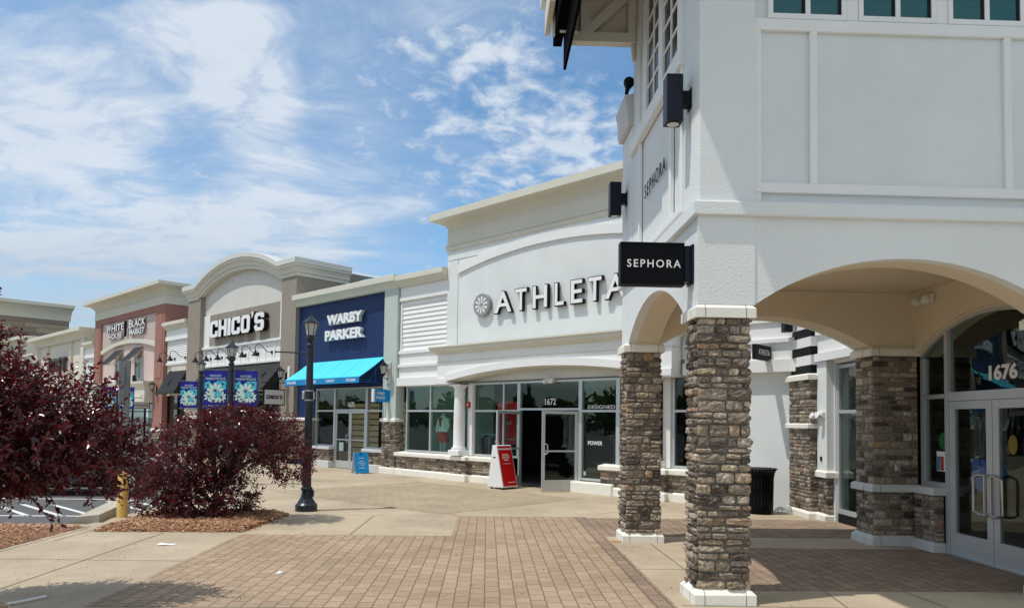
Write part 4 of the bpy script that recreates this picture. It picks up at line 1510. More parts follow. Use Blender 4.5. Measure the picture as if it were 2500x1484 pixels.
# ------------------------------------------------------------------ 2. navy shop
B = shop('navy blue shop front with a sage green pilaster and grey stone base', -21.7)
w = MB()
w.box(-24.95, -19.15, WY, 14.7, 2.86, 6.05)
w.box(-24.95, -23.52, WY+.003, 14.7, 0, 2.86)
B.part('wall', w, NAVY)
B.part('lintel', MB().box(-23.52, -19.15, 14.36, 14.6, 2.86, 2.98), mat('navy_lintel', sr(10, 26, 74), .6))
coping(B, -24.77, -18.44, 6.03, 6.45, CREAM, 14.28, .22)
pl = MB().box(-19.15, -18.45, PY, 14.6, 1.80, 6.03)
B.part('pilaster', pl, GREEN, bevel=.008)
c = stone_block(B, 'stone_base', -19.15, -18.45, PY, 14.6, .20, 1.68, rw, 'FLR', (3, 2), out=.028, hmin=.05, hmax=.10, lmax=.24)
B.part('cap', cap_ring(-19.15, -18.45, PY, 14.5, 1.681, 1.80, .06, .03), CAST, c)
B.part('plinth', cap_ring(-19.15, -18.45, PY, 14.5, .002, .21, .06, .03), CAST, c)
c = stone_block(B, 'stone_base', -24.9, -23.52, 14.34, 14.6, .20, 1.68, rw, 'F', (2, 2), out=.028, hmin=.05, hmax=.10)
B.part('cap', cap_ring(-24.9, -23.5, 14.34, 14.5, 1.681, 1.78, .06, .03), CAST, c)
for (x0, x1) in ((-23.52, -22.32), (-20.18, -19.17)):
    c = stone_block(B, 'stone_base', x0, x1, 14.30, 14.6, .25, .66, rw, 'FLR', (3, 2), out=.024, hmin=.05, hmax=.10)
    B.part('plinth', cap_ring(x0, x1, 14.30, 14.5, .002, .25, .05, .02), CASTG, c)
    B.part('sill', cap_ring(x0, x1+.02, 14.30, 14.5, .661, .76, .07, .015), CASTG, c)
glazing(B, -23.5, -22.25, .76, 2.86, 14.44, zs=(2.04,), glass=GLASS)
glazing(B, -20.30, -19.17, .76, 2.86, 14.44, zs=(2.04,), glass=GLASS)
glazing(B, -22.25, -20.30, 2.04, 2.86, 14.44, glass=GLASS)
B.part('door_jamb', MB().box(-22.25, -22.19, 14.44, 14.54, 0, 2.04), ALU)
B.part('door_jamb', MB().box(-20.36, -20.30, 14.44, 14.54, 0, 2.04), ALU)
door_leaf(B, -22.185, -21.28, .02, 2.03, 14.46, +1, GLASS, st=.075, kick=.26, grip='bar')
door_leaf(B, -21.27, -20.365, .02, 2.03, 14.46, -1, GLASS, st=.075, kick=.26, grip='bar')
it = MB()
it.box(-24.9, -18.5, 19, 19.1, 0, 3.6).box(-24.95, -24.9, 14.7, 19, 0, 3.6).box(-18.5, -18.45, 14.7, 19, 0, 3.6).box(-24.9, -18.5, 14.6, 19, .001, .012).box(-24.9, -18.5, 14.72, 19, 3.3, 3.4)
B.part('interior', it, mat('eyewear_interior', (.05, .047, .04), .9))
for k, (x0, x1, y) in enumerate(((-24.2, -22.0, 16.4), (-21.6, -19.6, 16.9), (-19.95, -18.55, 15.6))):
    sh = Thing('display_shelf', ['tall backlit eyewear shelf seen through the left pane of the navy shop', 'tall eyewear shelf behind the glass doors of the navy shop', 'dark eyewear shelf in the right pane of the navy shop'][k], 'shelf', (x0, y, 0), RF, 'eyewear shelves in the navy shop')
    sh.part('back_panel', MB().box(x0, x1, y, y+.04, .35, 2.35), mat('shelf_back', (.42, .36, .20), .7, emit=((1, .8, .45, 1), .10)))
    m = MB()
    for i in range(9):
        m.box(x0+.02, x1-.02, y-.16, y-.001, .42+i*.22, .455+i*.22)
    m.box(x0-.03, x0, y-.18, y+.04, .013, 2.4).box(x1, x1+.03, y-.18, y+.04, .013, 2.4)
    sh.part('shelf_board', m, mat('dark_wood', (.035, .025, .018), .6))
sg = Thing('wall_sign', 'raised white two-line shop name on the navy wall', 'sign', (-21.5, WY, 4.6), RF)
for s, a, b, z0, z1 in (('WARBY', -22.60, -20.42, 5.13, 5.50), ('PARKER', -22.70, -20.38, 4.57, 4.94)):
    sg.part('lettering', shifted(text_mb(s, a, b, z0, z1, .13, bold=.045), 0, WY-.16, 0), mat('letter_side', (.55, .58, .60), .4))
    sg.part('letter_face', shifted(text_mb(s, a, b, z0, z1, .012, bold=.045), 0, WY-.173, 0), LETTER)
t = awning('awning', 'bright cyan canvas awning over the glass doors of the navy shop', -23.98, -19.3, WY, 1.0, 3.84, 2.93, .20, CANVC, CANVD, 'open', frame_mat=mat('blue_frame', sr(20, 70, 150), .5))
for s, a, b in (('EYEGLASSES', -23.80, -23.18), ('SUNGLASSES', -22.52, -21.85), ('CONTACTS', -21.22, -20.72), ('EYE EXAMS', -20.02, -19.50)):
    t.part('lettering', shifted(text_mb(s, a, b, 2.985, 3.075, .004, bold=.02), 0, WY-1.0-.017, 0), TEXTW)
solo('house_number', 'white number 1670 on the glass over the closed double doors', 'number', shifted(text_mb('1670', -21.46, -21.08, 2.18, 2.36, .006, bold=.02), 0, 14.474, 0), TEXTW, (-21.3, 14.48, 2.2), RF)
blade_sign('bright blue projecting sign with white lettering on the sage green pilaster', -18.85, PY, .62, 2.32, 2.73, .09, SIGNB, None, '', TEXTW, [('WARBY', .24, .78, .56, .78, .0), ('PARKER', .20, .82, .22, .44, .0)], accent=WHITEP)
sconce(-18.80, PY, 3.22, 'black carriage lantern on the sage green pilaster of the navy shop', 'wall lanterns')
B.part('conduit', MB().tube([(-18.98, PY-.012, 1.82), (-18.98, PY-.012, 2.32)], .012, 5), CASTG)
B.part('meter_box', MB().bbox(-18.93, -18.71, PY-.06, PY, 2.93, 3.62, .01), CASTG)
solo('notice_sticker', 'pale green notice on the lower pane of the left glass door of the navy shop', 'notice', MB().box(-21.95, -21.68, 14.474, 14.477, .62, .92), mat('pale_green_paper', (.55, .72, .64), .7), (-21.8, 14.475, .62), RF)

# ------------------------------------------------------------------ 3. taupe shop with the curved gable
Cc = shop('taupe shop with a curved gable cornice and black canvas awning', -29.7)
w = MB()
w.box(-33.35, -25.85, WY+.06, 14.9, 2.86, 7.35)
Cc.part('wall', w, TAUPEL)
gw_ = MB()
n = 30
xs = [-34.0+ (8.4)*i/n for i in range(n+1)]


def zarc(x, half=3.80, rise=.86, cx=-29.75):
    R = (half*half+rise*rise)/(2*rise)
    dx = abs(x-cx)
    return 0.0 if dx >= half else sqrt(R*R-dx*dx)-(R-rise)


gv, gf_ = [], []
for i, x in enumerate(xs):
    gv += [(x, WY+.062, 7.3), (x, WY+.062, 7.5+zarc(x)), (x, 16.6, 7.5+zarc(x)), (x, 16.6, 7.3)]
for i in range(n):
    a = i*4
    gf_ += [(a, a+4, a+5, a+1), (a+1, a+5, a+6, a+2), (a+2, a+6, a+7, a+3)]
gw_.add(gv, gf_)
Cc.part('gable', gw_, TAUPEL)
Cc.part('pier', MB().box(-25.87, -24.77, PY, 16.6, 1.80, 7.30), TAUPE)
Cc.part('pier', MB().box(-34.69, -33.33, PY, 16.6, 1.80, 7.30), TAUPE)
for (a, b) in ((-25.87, -24.77), (-34.69, -33.33)):
    c = stone_block(Cc, 'stone_base', a, b, PY, 14.6, .2, 1.68, rw, 'FR', (2, 2), out=.028, hmin=.05, hmax=.11)
    Cc.part('cap', cap_ring(a, b, PY, 14.5, 1.681, 1.80, .06, .03), CAST, c)
cpth = [(-34.69, 16.6, 0), (-34.69, PY, 0)] + [(x, PY, zarc(x)) for x in [-33.6+7.7*i/36 for i in range(37)]] + [(-24.77, PY, 0), (-24.77, 16.6, 0)]
cor = MB().sweep(cpth, [(-.3, 7.26), (.03, 7.26), (.04, 7.40), (.09, 7.41), (.09, 7.50), (.13, 7.56), (.15, 7.62), (.20, 7.63), (.21, 7.72), (-.3, 7.72)])
o = Cc.part('cornice', cor, CREAM, smooth=25)
fl = MB().sweep(cpth, [(-.35, 7.721), (.23, 7.721), (.24, 7.735), (.24, 7.93), (.22, 7.945), (-.35, 7.945)])
Cc.part('flashing', fl, mat('metal_flashing', (.66, .66, .62), .5, var=.04), o)
rf = MB()
rv, rff = [], []
for i, x in enumerate(xs):
    rv += [(x, PY, 7.93+zarc(x)), (x, 21, 7.93+zarc(x))]
for i in range(n):
    rff.append((2*i, 2*i+2, 2*i+3, 2*i+1))
rf.add(rv, rff)
Cc.part('roof', rf, mat('roof_metal', (.62, .64, .66), .35, .3))
pn = MB()
pn.box(-32.66, -26.30, WY, WY+.06, 4.97, 6.44)
Cc.part('sign_panel', pn, TAUPE)
tr = MB()
for xa, xb in ((-33.33, -32.67), (-26.29, -25.87)):
    Cc.part('side_panel', MB().box(xa, xb, WY+.012, WY+.06, 4.97, 6.44), TRIM)
tr.box(-33.33, -25.87, WY+.03, WY+.06, 4.10, 4.87)
tr.box(-33.4, -25.86, WY-.07, WY+.05, 4.872, 4.968)
tr.box(-33.4, -25.86, WY-.05, WY+.05, 4.02, 4.10)
for k in range(11):
    x = -33.3+k*.735
    tr.box(x, x+.06, WY, WY+.03, 4.10, 4.87)
Cc.part('trim', tr, TRIM)
glazing(Cc, -33.3, -25.9, .5, 2.86, 14.5, xs=(-31.8, -30.5, -29.0, -27.4), zs=(2.2,), glass=GLASSD, frame=BLACK)
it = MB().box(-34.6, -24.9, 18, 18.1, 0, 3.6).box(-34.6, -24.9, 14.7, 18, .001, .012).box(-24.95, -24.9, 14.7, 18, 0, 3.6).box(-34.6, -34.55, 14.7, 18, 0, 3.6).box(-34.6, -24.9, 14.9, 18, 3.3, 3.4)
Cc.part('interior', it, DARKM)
Cc.part('stone_base', MB().box(-33.3, -25.9, 14.42, 14.7, 0, .5), mat('plain_stone', (.25, .22, .19), .9, bump=(14, .03), var=.3, vscale=6))
awning('awning', 'wide black canvas awning under the curved gable of the taupe shop', -33.0, -25.95, WY+.02, .92, 4.00, 2.84, .02, CANVB, CANVB, 'panel')
for k in range(6):
    gooseneck(-32.9+k*1.12+.42, WY+.03, 4.42, 'black gooseneck lamp above the wide black awning of the taupe shop', 'gooseneck lamps over the wide black awning', .72)

def block_letter(ch):
    """heavy square letters with clipped corners; list of polygons in a 1 x 1 cell"""
    b = .26
    k = .16
    C = [[(k, 0), (1, 0), (1, .40-.02), (1-.32, .38), (1-.32, .2), (.36, .2), (.33, .24), (.33, .76), (.36, .8), (.68, .8), (.68, .62), (1, .62), (1, 1), (k, 1), (0, 1-k), (0, k)]]
    if ch == 'C':
        return [[(k, 0), (1-.1, 0), (1, .1), (1, .38), (.68, .38), (.68, .2), (.33, .2), (.33, .8), (.68, .8), (.68, .62), (1, .62), (1, .9), (.9, 1), (k, 1), (0, 1-k), (0, k)]]
    if ch == 'H':
        return [[(0, 0), (.32, 0), (.32, .40), (.68, .40), (.68, 0), (1, 0), (1, 1), (.68, 1), (.68, .61), (.32, .61), (.32, 1), (0, 1)]]
    if ch == 'I':
        return [[(0, 0), (1, 0), (1, 1), (0, 1)]]
    if ch == 'O':
        return [[(k, 0), (.5, 0), (.5, .2), (.33, .2), (.33, .8), (.5, .8), (.5, 1), (k, 1), (0, 1-k), (0, k)], [(.5, 0), (1-k, 0), (1, k), (1, 1-k), (1-k, 1), (.5, 1), (.5, .8), (.67, .8), (.67, .2), (.5, .2)]]
    if ch == 'S':
        return [[(k, 0), (1-k, 0), (1, k*.9), (1, .5), (1-k, .60), (.33, .60), (.33, .8), (.68, .8), (.68, .70), (1, .70), (1, .88), (1-k, 1), (k, 1), (0, 1-k), (0, .52), (k, .41), (.67, .41), (.67, .2), (.32, .2), (.32, .32), (0, .32), (0, k)]]
    if ch == "'":
        return [[(.25, .74), (.8, .9), (.9, 1.12), (.3, 1.12)]]
    return C


def block_word(word, x0, x1, z0, z1):
    ws = {'I': .36, "'": .30}
    tot = sum(ws.get(c, 1.0) for c in word)+.10*(len(word)-1)
    sx = (x1-x0)/tot
    x = x0
    out = []
    for c in word:
        wd = ws.get(c, 1.0)*sx
        for p in block_letter(c):
            out.append([(x+u*wd, z0+v*(z1-z0)) for u, v in p])
        x += wd+.10*sx
    return out


sg = Thing('wall_sign', 'raised white block letters with black sides on the taupe panel under the curved gable', 'sign', (-29.6, WY, 5.3), RF)
a_, f_ = MB(), MB()
for p in block_word("CHICO'S", -32.12, -27.15, 5.33, 6.08):
    a_.prism(p, 'y', WY-.22, WY-.02)
    f_.prism(p, 'y', WY-.235, WY-.221)
sg.part('lettering', a_, BLACK)
sg.part('letter_face', f_, LETTER)
bs = Thing('blade_sign', 'black framed pale hanging sign with black block letters on the taupe shop', 'sign', (-25.3, PY, 2.24), RF)
bs.part('sign_box', MB().box(-25.34, -25.26, 13.28, 14.16, 2.24, 2.86), BLACK)
bs.part('sign_face', MB().box(-25.261, -25.252, 13.32, 14.12, 2.28, 2.82), mat('pale_sign', (.62, .61, .60), .5))
m = MB()
for p in block_word("CHICO'S", 0, .66, 0, .14):
    m.prism(p, 'y', 0, .006)
bs.part('lettering', faceto(m, (-25.246, 13.39, 2.48), (0, 1, 0), (1, 0, 0)), BLACK)
br = MB()
br.tube([(-25.3, PY, 3.10), (-25.3, 13.2, 3.10)], .014, 6).tube([(-25.3, 14.0, 3.10), (-25.3, 14.0, 2.86)], .008, 5).tube([(-25.3, 13.45, 3.10), (-25.3, 13.45, 2.86)], .008, 5)
br.tube([(-25.3, PY-.02-.5*u, 3.14+.24*sin(pi*u)*(1-.4*u)) for u in [i/8 for i in range(9)]], .010, 5)
bs.part('bracket', br, BLACK)
sconce(-25.35, PY, 3.30, 'black carriage lantern on the taupe pier beside the black framed hanging sign', 'wall lanterns')
Cc.part('meter_box', MB().bbox(-25.2, -25.05, PY-.05, PY, 3.2, 3.75, .01), TRIM)

# siding bay between the terracotta and taupe shops
D = shop('narrow ivory bay with white lap siding between the terracotta and taupe shops', -36.1)
D.part('wall', MB().box(-37.5, -34.69, WY+.03, 14.9, 2.8, 6.2).box(-36.8, -35.1, WY-.02, WY+.05, 2.9, 4.4), IVORY)
siding(D, -37.48, -34.7, 4.45, 5.55, WY+.02, 11, TRIM)
D.part('trim', MB().box(-37.49, -34.7, 14.30, WY+.03, 5.55, 5.75).box(-37.49, -34.7, 14.35, WY+.03, 5.75, 6.1), TRIM)
D.part('trim', MB().box(-37.49, -34.7, 14.36, WY+.03, 4.32, 4.44), TRIM)
coping(D, -37.49, -34.7, 6.10, 6.46, CREAM, 14.30, .2)
glazing(D, -37.45, -34.72, .1, 2.85, 14.5, xs=(-36.2,), zs=(2.2,), glass=GLASSD, frame=BLACK)
D.part('interior', MB().box(-37.5, -34.7, 16.5, 16.6, 0, 3.0), DARKM)
awning('awning', 'short steep black canvas awning between the terracotta and taupe shops', -37.15, -35.0, WY, .62, 4.05, 2.86, .02, CANVB, CANVB, 'panel')
for x in (-36.45, -35.2):
    gooseneck(x, WY-.02, 4.62, 'black gooseneck lamp above the short steep black awning', 'gooseneck lamps over the short black awning', .72)

# ------------------------------------------------------------------ 4. terracotta shop
E_ = shop('terracotta and pink shop with a deep cream cove cornice', -42.9)
w = MB()
E_.part('pier', MB().box(-48.2, -47.1, PY, 17.2, 3.2, 7.48), BRICKR)
E_.part('pier', MB().box(-38.7, -37.5, PY, 17.2, 1.1, 7.48), BRICKR)
E_.part('upper_band', MB().box(-47.1, -38.7, PY+.01, 17.2, 7.19, 7.479), BRICKR)
E_.part('pier_panel', MB().box(-48.0, -47.3, PY-.02, PY, 3.7, 7.0), BRICKR)
E_.part('pier_panel', MB().box(-38.5, -37.72, PY-.02, PY, 3.7, 7.0), BRICKR)
pk = MB()
pk.box(-47.1, -38.7, WY, 14.9, 2.8, 7.19)
E_.part('wall', pk, PINK)
E_.part('arch_panel', MB().archwall(-47.09, -38.71, -42.9, 4.15, 5.45, .42, 7.188, PY+.10, WY), mat('mauve_stucco', sr(196, 178, 172), .85, bump=(60, .004), var=.05), smooth=30)
E_.part('archivolt', MB().arcband(-42.9, 4.17, 5.36, .42, .22, PY+.02, WY+.001), CREAM, smooth=30)
E_.part('frieze', MB().sweep([(-48.2, 17.2), (-48.2, PY), (-37.5, PY), (-37.5, 17.2)], [(-.2, 7.481), (.03, 7.481), (.045, 7.5), (.045, 7.56), (.02, 7.575), (.02, 7.90), (.05, 7.92), (-.2, 7.93)]), CREAM)
big_cornice(E_, -48.2, -37.5, 7.93, 8.56, CREAM, PY, .58, fascia=.30)
for (a, b) in ((-44.85, -43.4), (-41.83, -40.75)):
    glazing(E_, a, b, 3.70, 4.92, WY-.05, xs=((a+b)/2,), glass=GLASST, frame=CASTG, w=.09, dpt=.06)
lowr = MB()
lowr.sweep([(-47.6, 14.3), (-47.6, 13.85), (-38.75, 13.85), (-38.75, 14.3)], [(-.3, 2.45), (.0, 2.45), (.02, 2.47), (.02, 2.80), (.0, 2.82), (.0, 3.22), (.03, 3.25), (.10, 3.36), (.14, 3.44), (.15, 3.56), (-.3, 3.58)])
lowr.box(-47.4, -38.95, 14.0, 14.45, 2.5, 3.5)
E_.part('porch', lowr, CREAM)
glazing(E_, -47.1, -38.72, .1, 2.45, 14.45, xs=(-45.5, -43.8, -42.2, -40.4), zs=(2.0,), glass=GLASS, frame=BLACK)
E_.part('interior', MB().box(-47.1, -38.7, 17.1, 17.15, 0, 3.2).box(-47.1, -38.7, 14.7, 17.1, .001, .01), DIM)
c = stone_block(E_, 'stone_base', -38.72, -37.48, PY-.03, 14.6, 0, 1.0, rw, 'FR', (2, 2), out=.035, hmin=.06, hmax=.13)
E_.part('cap', cap_ring(-38.72, -37.48, PY-.03, 14.6, 1.001, 1.13, .07, .03), CAST, c)
sg = Thing('wall_sign', 'raised white serif-style lettering split by a dark bar on the pink panel', 'sign', (-43, PY, 6.2), RF)
LS = [('W', -46.05, -45.28, 6.58, 7.07), ('HITE', -45.18, -43.22, 6.60, 6.98), ('B', -42.45, -41.98, 6.60, 7.07), ('LACK', -41.90, -40.08, 6.62, 7.0), ('HOUSE', -45.6, -43.5, 6.17, 6.45), ('MARKET', -42.3, -40.15, 6.19, 6.49)]
for s, a, b, z0, z1 in LS:
    sg.part('lettering', shifted(text_mb(s, a, b, z0, z1, .06, bold=.012), 0, PY-.02, 0), BLACK)
    sg.part('letter_face', shifted(text_mb(s, a, b, z0, z1, .012, bold=.012), 0, PY-.033, 0), LETTER)
sg.part('divider_bar', MB().box(-42.98, -42.88, PY-.08, PY+.02, 6.18, 7.06), BLACK)
awning('awning', 'left one of the two small black awnings over the upper windows of the pink wall', -45.05, -43.65, WY-.02, .80, 5.50, 4.62, .015, CANVB, CANVB, 'open', group='small upper awnings', frame_mat=CREAM)
awning('awning', 'right one of the two small black awnings over the upper windows of the pink wall', -42.05, -40.72, WY-.02, .80, 5.50, 4.62, .015, CANVB, CANVB, 'open', group='small upper awnings', frame_mat=CREAM)
bs = blade_sign('white hanging sign in a black frame with black capitals beside the terracotta pier', -38.95, PY, 1.0, 2.13, 2.47, .08, BLACK, mat('pale_sign', (.62, .61, .60), .5), '', BLACK, [('WHITE', .08, .46, .30, .70, .02), ('|', .50, .53, .22, .80, 0), ('BLACK', .58, .92, .30, .70, .02)], scroll=True)
sconce(-38.2, PY, 3.10, 'black carriage lantern on the terracotta pier above the white hanging sign', 'wall lanterns')
cm = Thing('security_camera', 'small dark floodlight on the ledge of the terracotta shop', 'camera', (-40.3, 13.9, 3.58), RF)
cm.part('body', MB().bbox(-40.42, -40.3, 13.8, 13.95, 3.58, 3.9, .02), BLACK)
cm.part('lens', MB().bbox(-40.2, -40.02, 13.75, 13.9, 3.60, 3.72, .02), BLACK)

# ------------------------------------------------------------------ 5. ivory shop, siding bays and stone-faced building beyond
G_ = shop('ivory shop with tall thin pilaster strips and grey letters, far left of the row', -56)
w = MB()
w.box(-61.5, -50.25, WY, 18, 0, 6.6)
G_.part('wall', w, IVORY)
for x in (-61.5, -60.6, -58.4, -53.0, -50.9):
    G_.part('pilaster', MB().box(x, x+.62 if x in (-61.5, -50.9) else x+.07, PY, WY, 0, 6.58), IVORY)
big_cornice(G_, -61.5, -50.25, 6.6, 7.28, CREAM, PY, .40, fascia=.34)
sg = Thing('wall_sign', 'dark grey raised letters on the ivory shop at the far left', 'sign', (-56, WY, 4.6), RF)
for s, a, b in (('L', -57.6, -56.9), ('O', -56.7, -55.6), ('F', -55.35, -54.8), ('T', -54.6, -53.9)):
    sg.part('letter', shifted(text_mb(s, a, b, 4.66, 5.62, .2, bold=.02), 0, WY-.25, 0), mat('dark_grey_letter', (.06, .06, .065), .4))
for k, (x0, x1) in enumerate(((-50.25, -48.2), (-64.4, -61.5))):
    Hh = shop(['slim white siding bay between the ivory and terracotta shops', 'slim white siding bay left of the ivory shop'][k], (x0+x1)/2)
    Hh.part('wall', MB().box(x0, x1, WY+.03, 17, 0, 6.0), IVORY)
    siding(Hh, x0+.02, x1-.02, 3.9, 5.3, WY+.02, 11, TRIM)
    Hh.part('trim', MB().box(x0+.01, x1-.01, 14.30, WY+.03, 5.3, 5.5).box(x0+.01, x1-.01, 14.36, WY+.03, 5.5, 5.95), TRIM)
    Hh.part('trim', MB().box(x0+.01, x1-.01, 14.32, WY+.03, 3.75, 3.89), TRIM)
    coping(Hh, x0+.01, x1-.01, 5.95, 6.28, CREAM, 14.30, .2)
I_ = shop('low stone-clad shop with a cream cornice at the far left', -68)
I_.part('wall', MB().box(-74, -64.4, PY, 17, 0, 6.9), CREAM)
c = stone_block(I_, 'stone_facing_wall', -66.2, -64.4, PY-.05, PY+.1, 0, 6.7, rw, 'FR', (1, 1), out=.05, hmin=.14, hmax=.32, lmin=.4, lmax=1.0)
I_.part('window', MB().box(-68.0, -66.6, PY-.02, PY+.05, 4.4, 6.2), BLACK)
big_cornice(I_, -74, -64.4, 6.9, 7.75, CREAM, PY, .42, fascia=.30)
J_ = Thing('stone_building', 'tall grey stone building with a pale overhanging cornice at the far left edge', 'building', (-78, 14, 0), RF)
c = J_.part('wall', MB().box(-90, -72, 8.5, 19.2, 0, 10.04), MORTAR)
sm = MB()
stones(sm, rw, (-72, 8.5), (0, 1), (1, 0), 10.7, 5.2, 10.03, hmin=.22, hmax=.46, lmin=.7, lmax=2.2, out=.09, gap=.035, grid=(2, 1))
J_.part('stone_facing', sm, STONE, c)
big_cornice(J_, -90, -71.95, 10.05, 11.38, CREAM, 8.4, 1.1, left=False, depth=10.9, fascia=.22)

# ================================================================== THINGS
# ---- street lamps
def lantern_post(x, y, label, banner=None, arm=None, rot=0.0):
    fr = Matrix.Translation((x, y, 0)) @ Matrix.Rotation(rot, 4, 'Z')
    t = Thing('street_lamp', label, 'street lamp', (0, 0, 0), fr, 'street lamps along the walk')
    b = MB().lathe([(.205, .002), (.205, .115), (.185, .14), (.165, .155), (.16, .17), (.15, .185), (.128, .22), (.105, .27), (.092, .34), (.088, .385), (.108, .395), (.112, .415), (.108, .435), (.086, .45)], 0, 0, 20)
    b.bbox(.06, .14, -.05, .03, .27, .40, .01)
    t.part('base', b, POLE, smooth=35)
    p = MB()
    n = 16
    rings = [(.082, .45), (.079, 1.0), (.062, 3.05), (.058, 3.12)]
    vs = []
    for r, z in rings:
        for k in range(n*2):
            a = pi*k/n
            rr = r*(1.0 if k % 2 == 0 else .93)
            vs.append((rr*cos(a), rr*sin(a), z))
    fs = []
    m = n*2
    for i in range(len(rings)-1):
        for k in range(m):
            fs.append((i*m+k, i*m+(k+1) % m, (i+1)*m+(k+1) % m, (i+1)*m+k))
    p.add(vs, fs)
    p.lathe([(.056, 3.10), (.072, 3.12), (.076, 3.15), (.07, 3.18), (.05, 3.19), (.05, 3.22)], 0, 0, 16)
    t.part('pole', p, POLE, smooth=60)
    l = MB()
    l.lathe([(.045, 3.20), (.07, 3.235), (.098, 3.26), (.102, 3.30), (.088, 3.325), (.085, 3.34)], 0, 0, 6, rot=.3)
    for k in range(6):
        a = 2*pi*k/6+.3
        l.tube([(.084*cos(a), .084*sin(a), 3.33), (.132*cos(a), .132*sin(a), 3.585)], .0085, 4)
    l.lathe([(.075, 3.33), (.088, 3.335), (.088, 3.345), (.075, 3.35)], 0, 0, 6, rot=.3)
    l.lathe([(.162, 3.572), (.164, 3.592), (.150, 3.60), (.045, 3.70), (.03, 3.715), (.012, 3.725), (.009, 3.755), (.014, 3.765), (.004, 3.80)], 0, 0, 6, rot=.3)
    hd = t.part('lantern', l, POLE)
    t.part('glass', MB().lathe([(.080, 3.34), (.126, 3.572)], 0, 0, 6, rot=.3), FROST, hd)
    if arm:
        a = MB().tube([(0, 0, 3.0), (-.66, 0, 3.02)], .014, 8)
        a.lathe([(.001, 2.99), (.024, 3.02), (.001, 3.05)], -.66, 0, 8)
        a.lathe([(.066, 2.97), (.078, 2.975), (.078, 3.03), (.066, 3.035)], 0, 0, 16)
        t.part('banner_arm', a, POLE, smooth=40)
        s = MB()
        for z in (2.10, 2.28):
            s.lathe([(.074, z-.012), (.082, z-.010), (.082, z+.010), (.074, z+.012)], 0, 0, 16)
        s.bbox(-.13, -.075, -.035, .035, 2.12, 2.27, .008)
        s.bbox(.075, .11, -.03, .03, 2.12, 2.26, .008)
        t.part('strap', s, STEEL)
    if banner:
        a = MB()
        for z in (2.985, 2.03):
            a = MB().tube([(-.70, 0, z), (.70, 0, z)], .011, 6)
            a.lathe([(.064, z-.03), (.078, z-.028), (.078, z+.028), (.064, z+.03)], 0, 0, 16)
            t.part('banner_arm', a, POLE, smooth=40)
        for sgn in (-1, 1):
            x0, x1 = (-.68, -.09) if sgn < 0 else (.09, .68)
            banner_part(t, x0, x1, 2.06, 2.97)
    return t


def banner_part(t, x0, x1, z0, z1):
    bn = MB()
    n = 8
    vs, fs = [], []
    for k, y in enumerate((-.004, .004)):
        for i in range(n+1):
            u = i/n
            for z in (z0, z1):
                vs.append((x0+(x1-x0)*u, y+.012*sin(u*pi*2.2), z))
    L = (n+1)*2
    for i in range(n):
        a = i*2
        fs += [(a, a+2, a+3, a+1), (L+a, L+a+1, L+a+3, L+a+2), (a, L+a, L+a+2, a+2), (a+1, a+3, L+a+3, L+a+1)]
    fs += [(0, 1, L+1, L), (n*2, L+n*2, L+n*2+1, n*2+1)]
    bn.add(vs, fs)
    b = t.part('banner', bn, BANNER, smooth=60)
    w = x1-x0
    y = -.022
    t.part('lettering', shifted(text_mb('MILFORD', x0+w*.26, x1-w*.26, z1-.165, z1-.11, .004), 0, y, 0), PALEF, b)
    t.part('lettering', shifted(text_mb('MARKETPLACE', x0+w*.07, x1-w*.07, z1-.245, z1-.185, .004), 0, y, 0), PALEF, b)
    r = random.Random(4)
    pa, pb, pc = MB(), MB(), MB()

    def flower(mb, cx, cz, R, n, ph, yy, inner=.25, wd=.42):
        for k in range(n):
            a = ph+2*pi*k/n
            u = Vector((cos(a), sin(a)))
            v = Vector((-sin(a), cos(a)))
            pts = [u*R*inner*.5, u*R*.55+v*R*wd*.5, u*R*.92+v*R*wd*.32, u*R, u*R*.92-v*R*wd*.32, u*R*.55-v*R*wd*.5]
            pts = [(min(max(cx+p.x, x0+.02), x1-.02), min(max(cz+p.y, z0+.08), z1-.27)) for p in pts]
            mb.prism(pts, 'y', yy-.0015, yy)
    cx, cz = (x0+x1)/2, z0+.32
    flower(pb, cx+w*.30, cz+.24, .17, 5, .4, y, wd=.9)
    flower(pb, cx-w*.32, cz+.20, .12, 5, .1, y, wd=.8)
    flower(pa, cx, cz+.06, .22, 9, .2, y-.003)
    flower(pa, cx+w*.27, cz-.10, .15, 8, .5, y-.005)
    flower(pa, cx-w*.27, cz-.08, .14, 7, .3, y-.005)
    flower(pa, cx-w*.05, cz-.2, .12, 8, 0, y-.006)
    flower(pb, cx+w*.12, cz-.03, .10, 6, .2, y-.008, wd=.6)
    for k in range(12):
        a = r.uniform(.15, pi-.15)
        R = r.uniform(.24, .36)
        px, pz = cx+cos(a)*R*.8, cz+.05+sin(a)*R
        if x0+.04 < px < x1-.04 and pz < z1-.29:
            pa.prism([(px+.012*cos(q*pi/3), pz+.012*sin(q*pi/3)) for q in range(6)], 'y', y-.002, y)
        pa.prism([(cx+cos(a)*.1, cz+.08+sin(a)*.1), (cx+cos(a+.03)*.1, cz+.08+sin(a+.03)*.1), (min(max(px, x0+.02), x1-.02), min(pz, z1-.28))], 'y', y-.001, y)
    t.part('flower_print', pa, PALEF, b)
    t.part('flower_print', pb, TEAL, b)


lantern_post(-3.42, 13.78, 'dark street lamp with one bare banner arm standing on the pavement beside the plum shrub', arm=True)
lantern_post(-6.73, 18.9, 'dark street lamp holding two blue flower banners right behind the plum shrub', banner=True, rot=radians(3))
lantern_post(-9.93, 25.0, 'dark street lamp with blue banners partly hidden by the nearer bannered lamp', banner=True, rot=radians(3))
lantern_post(-15.8, 31.0, 'farthest dark street lamp with blue banners behind the grey sign post', banner=True, rot=radians(3))

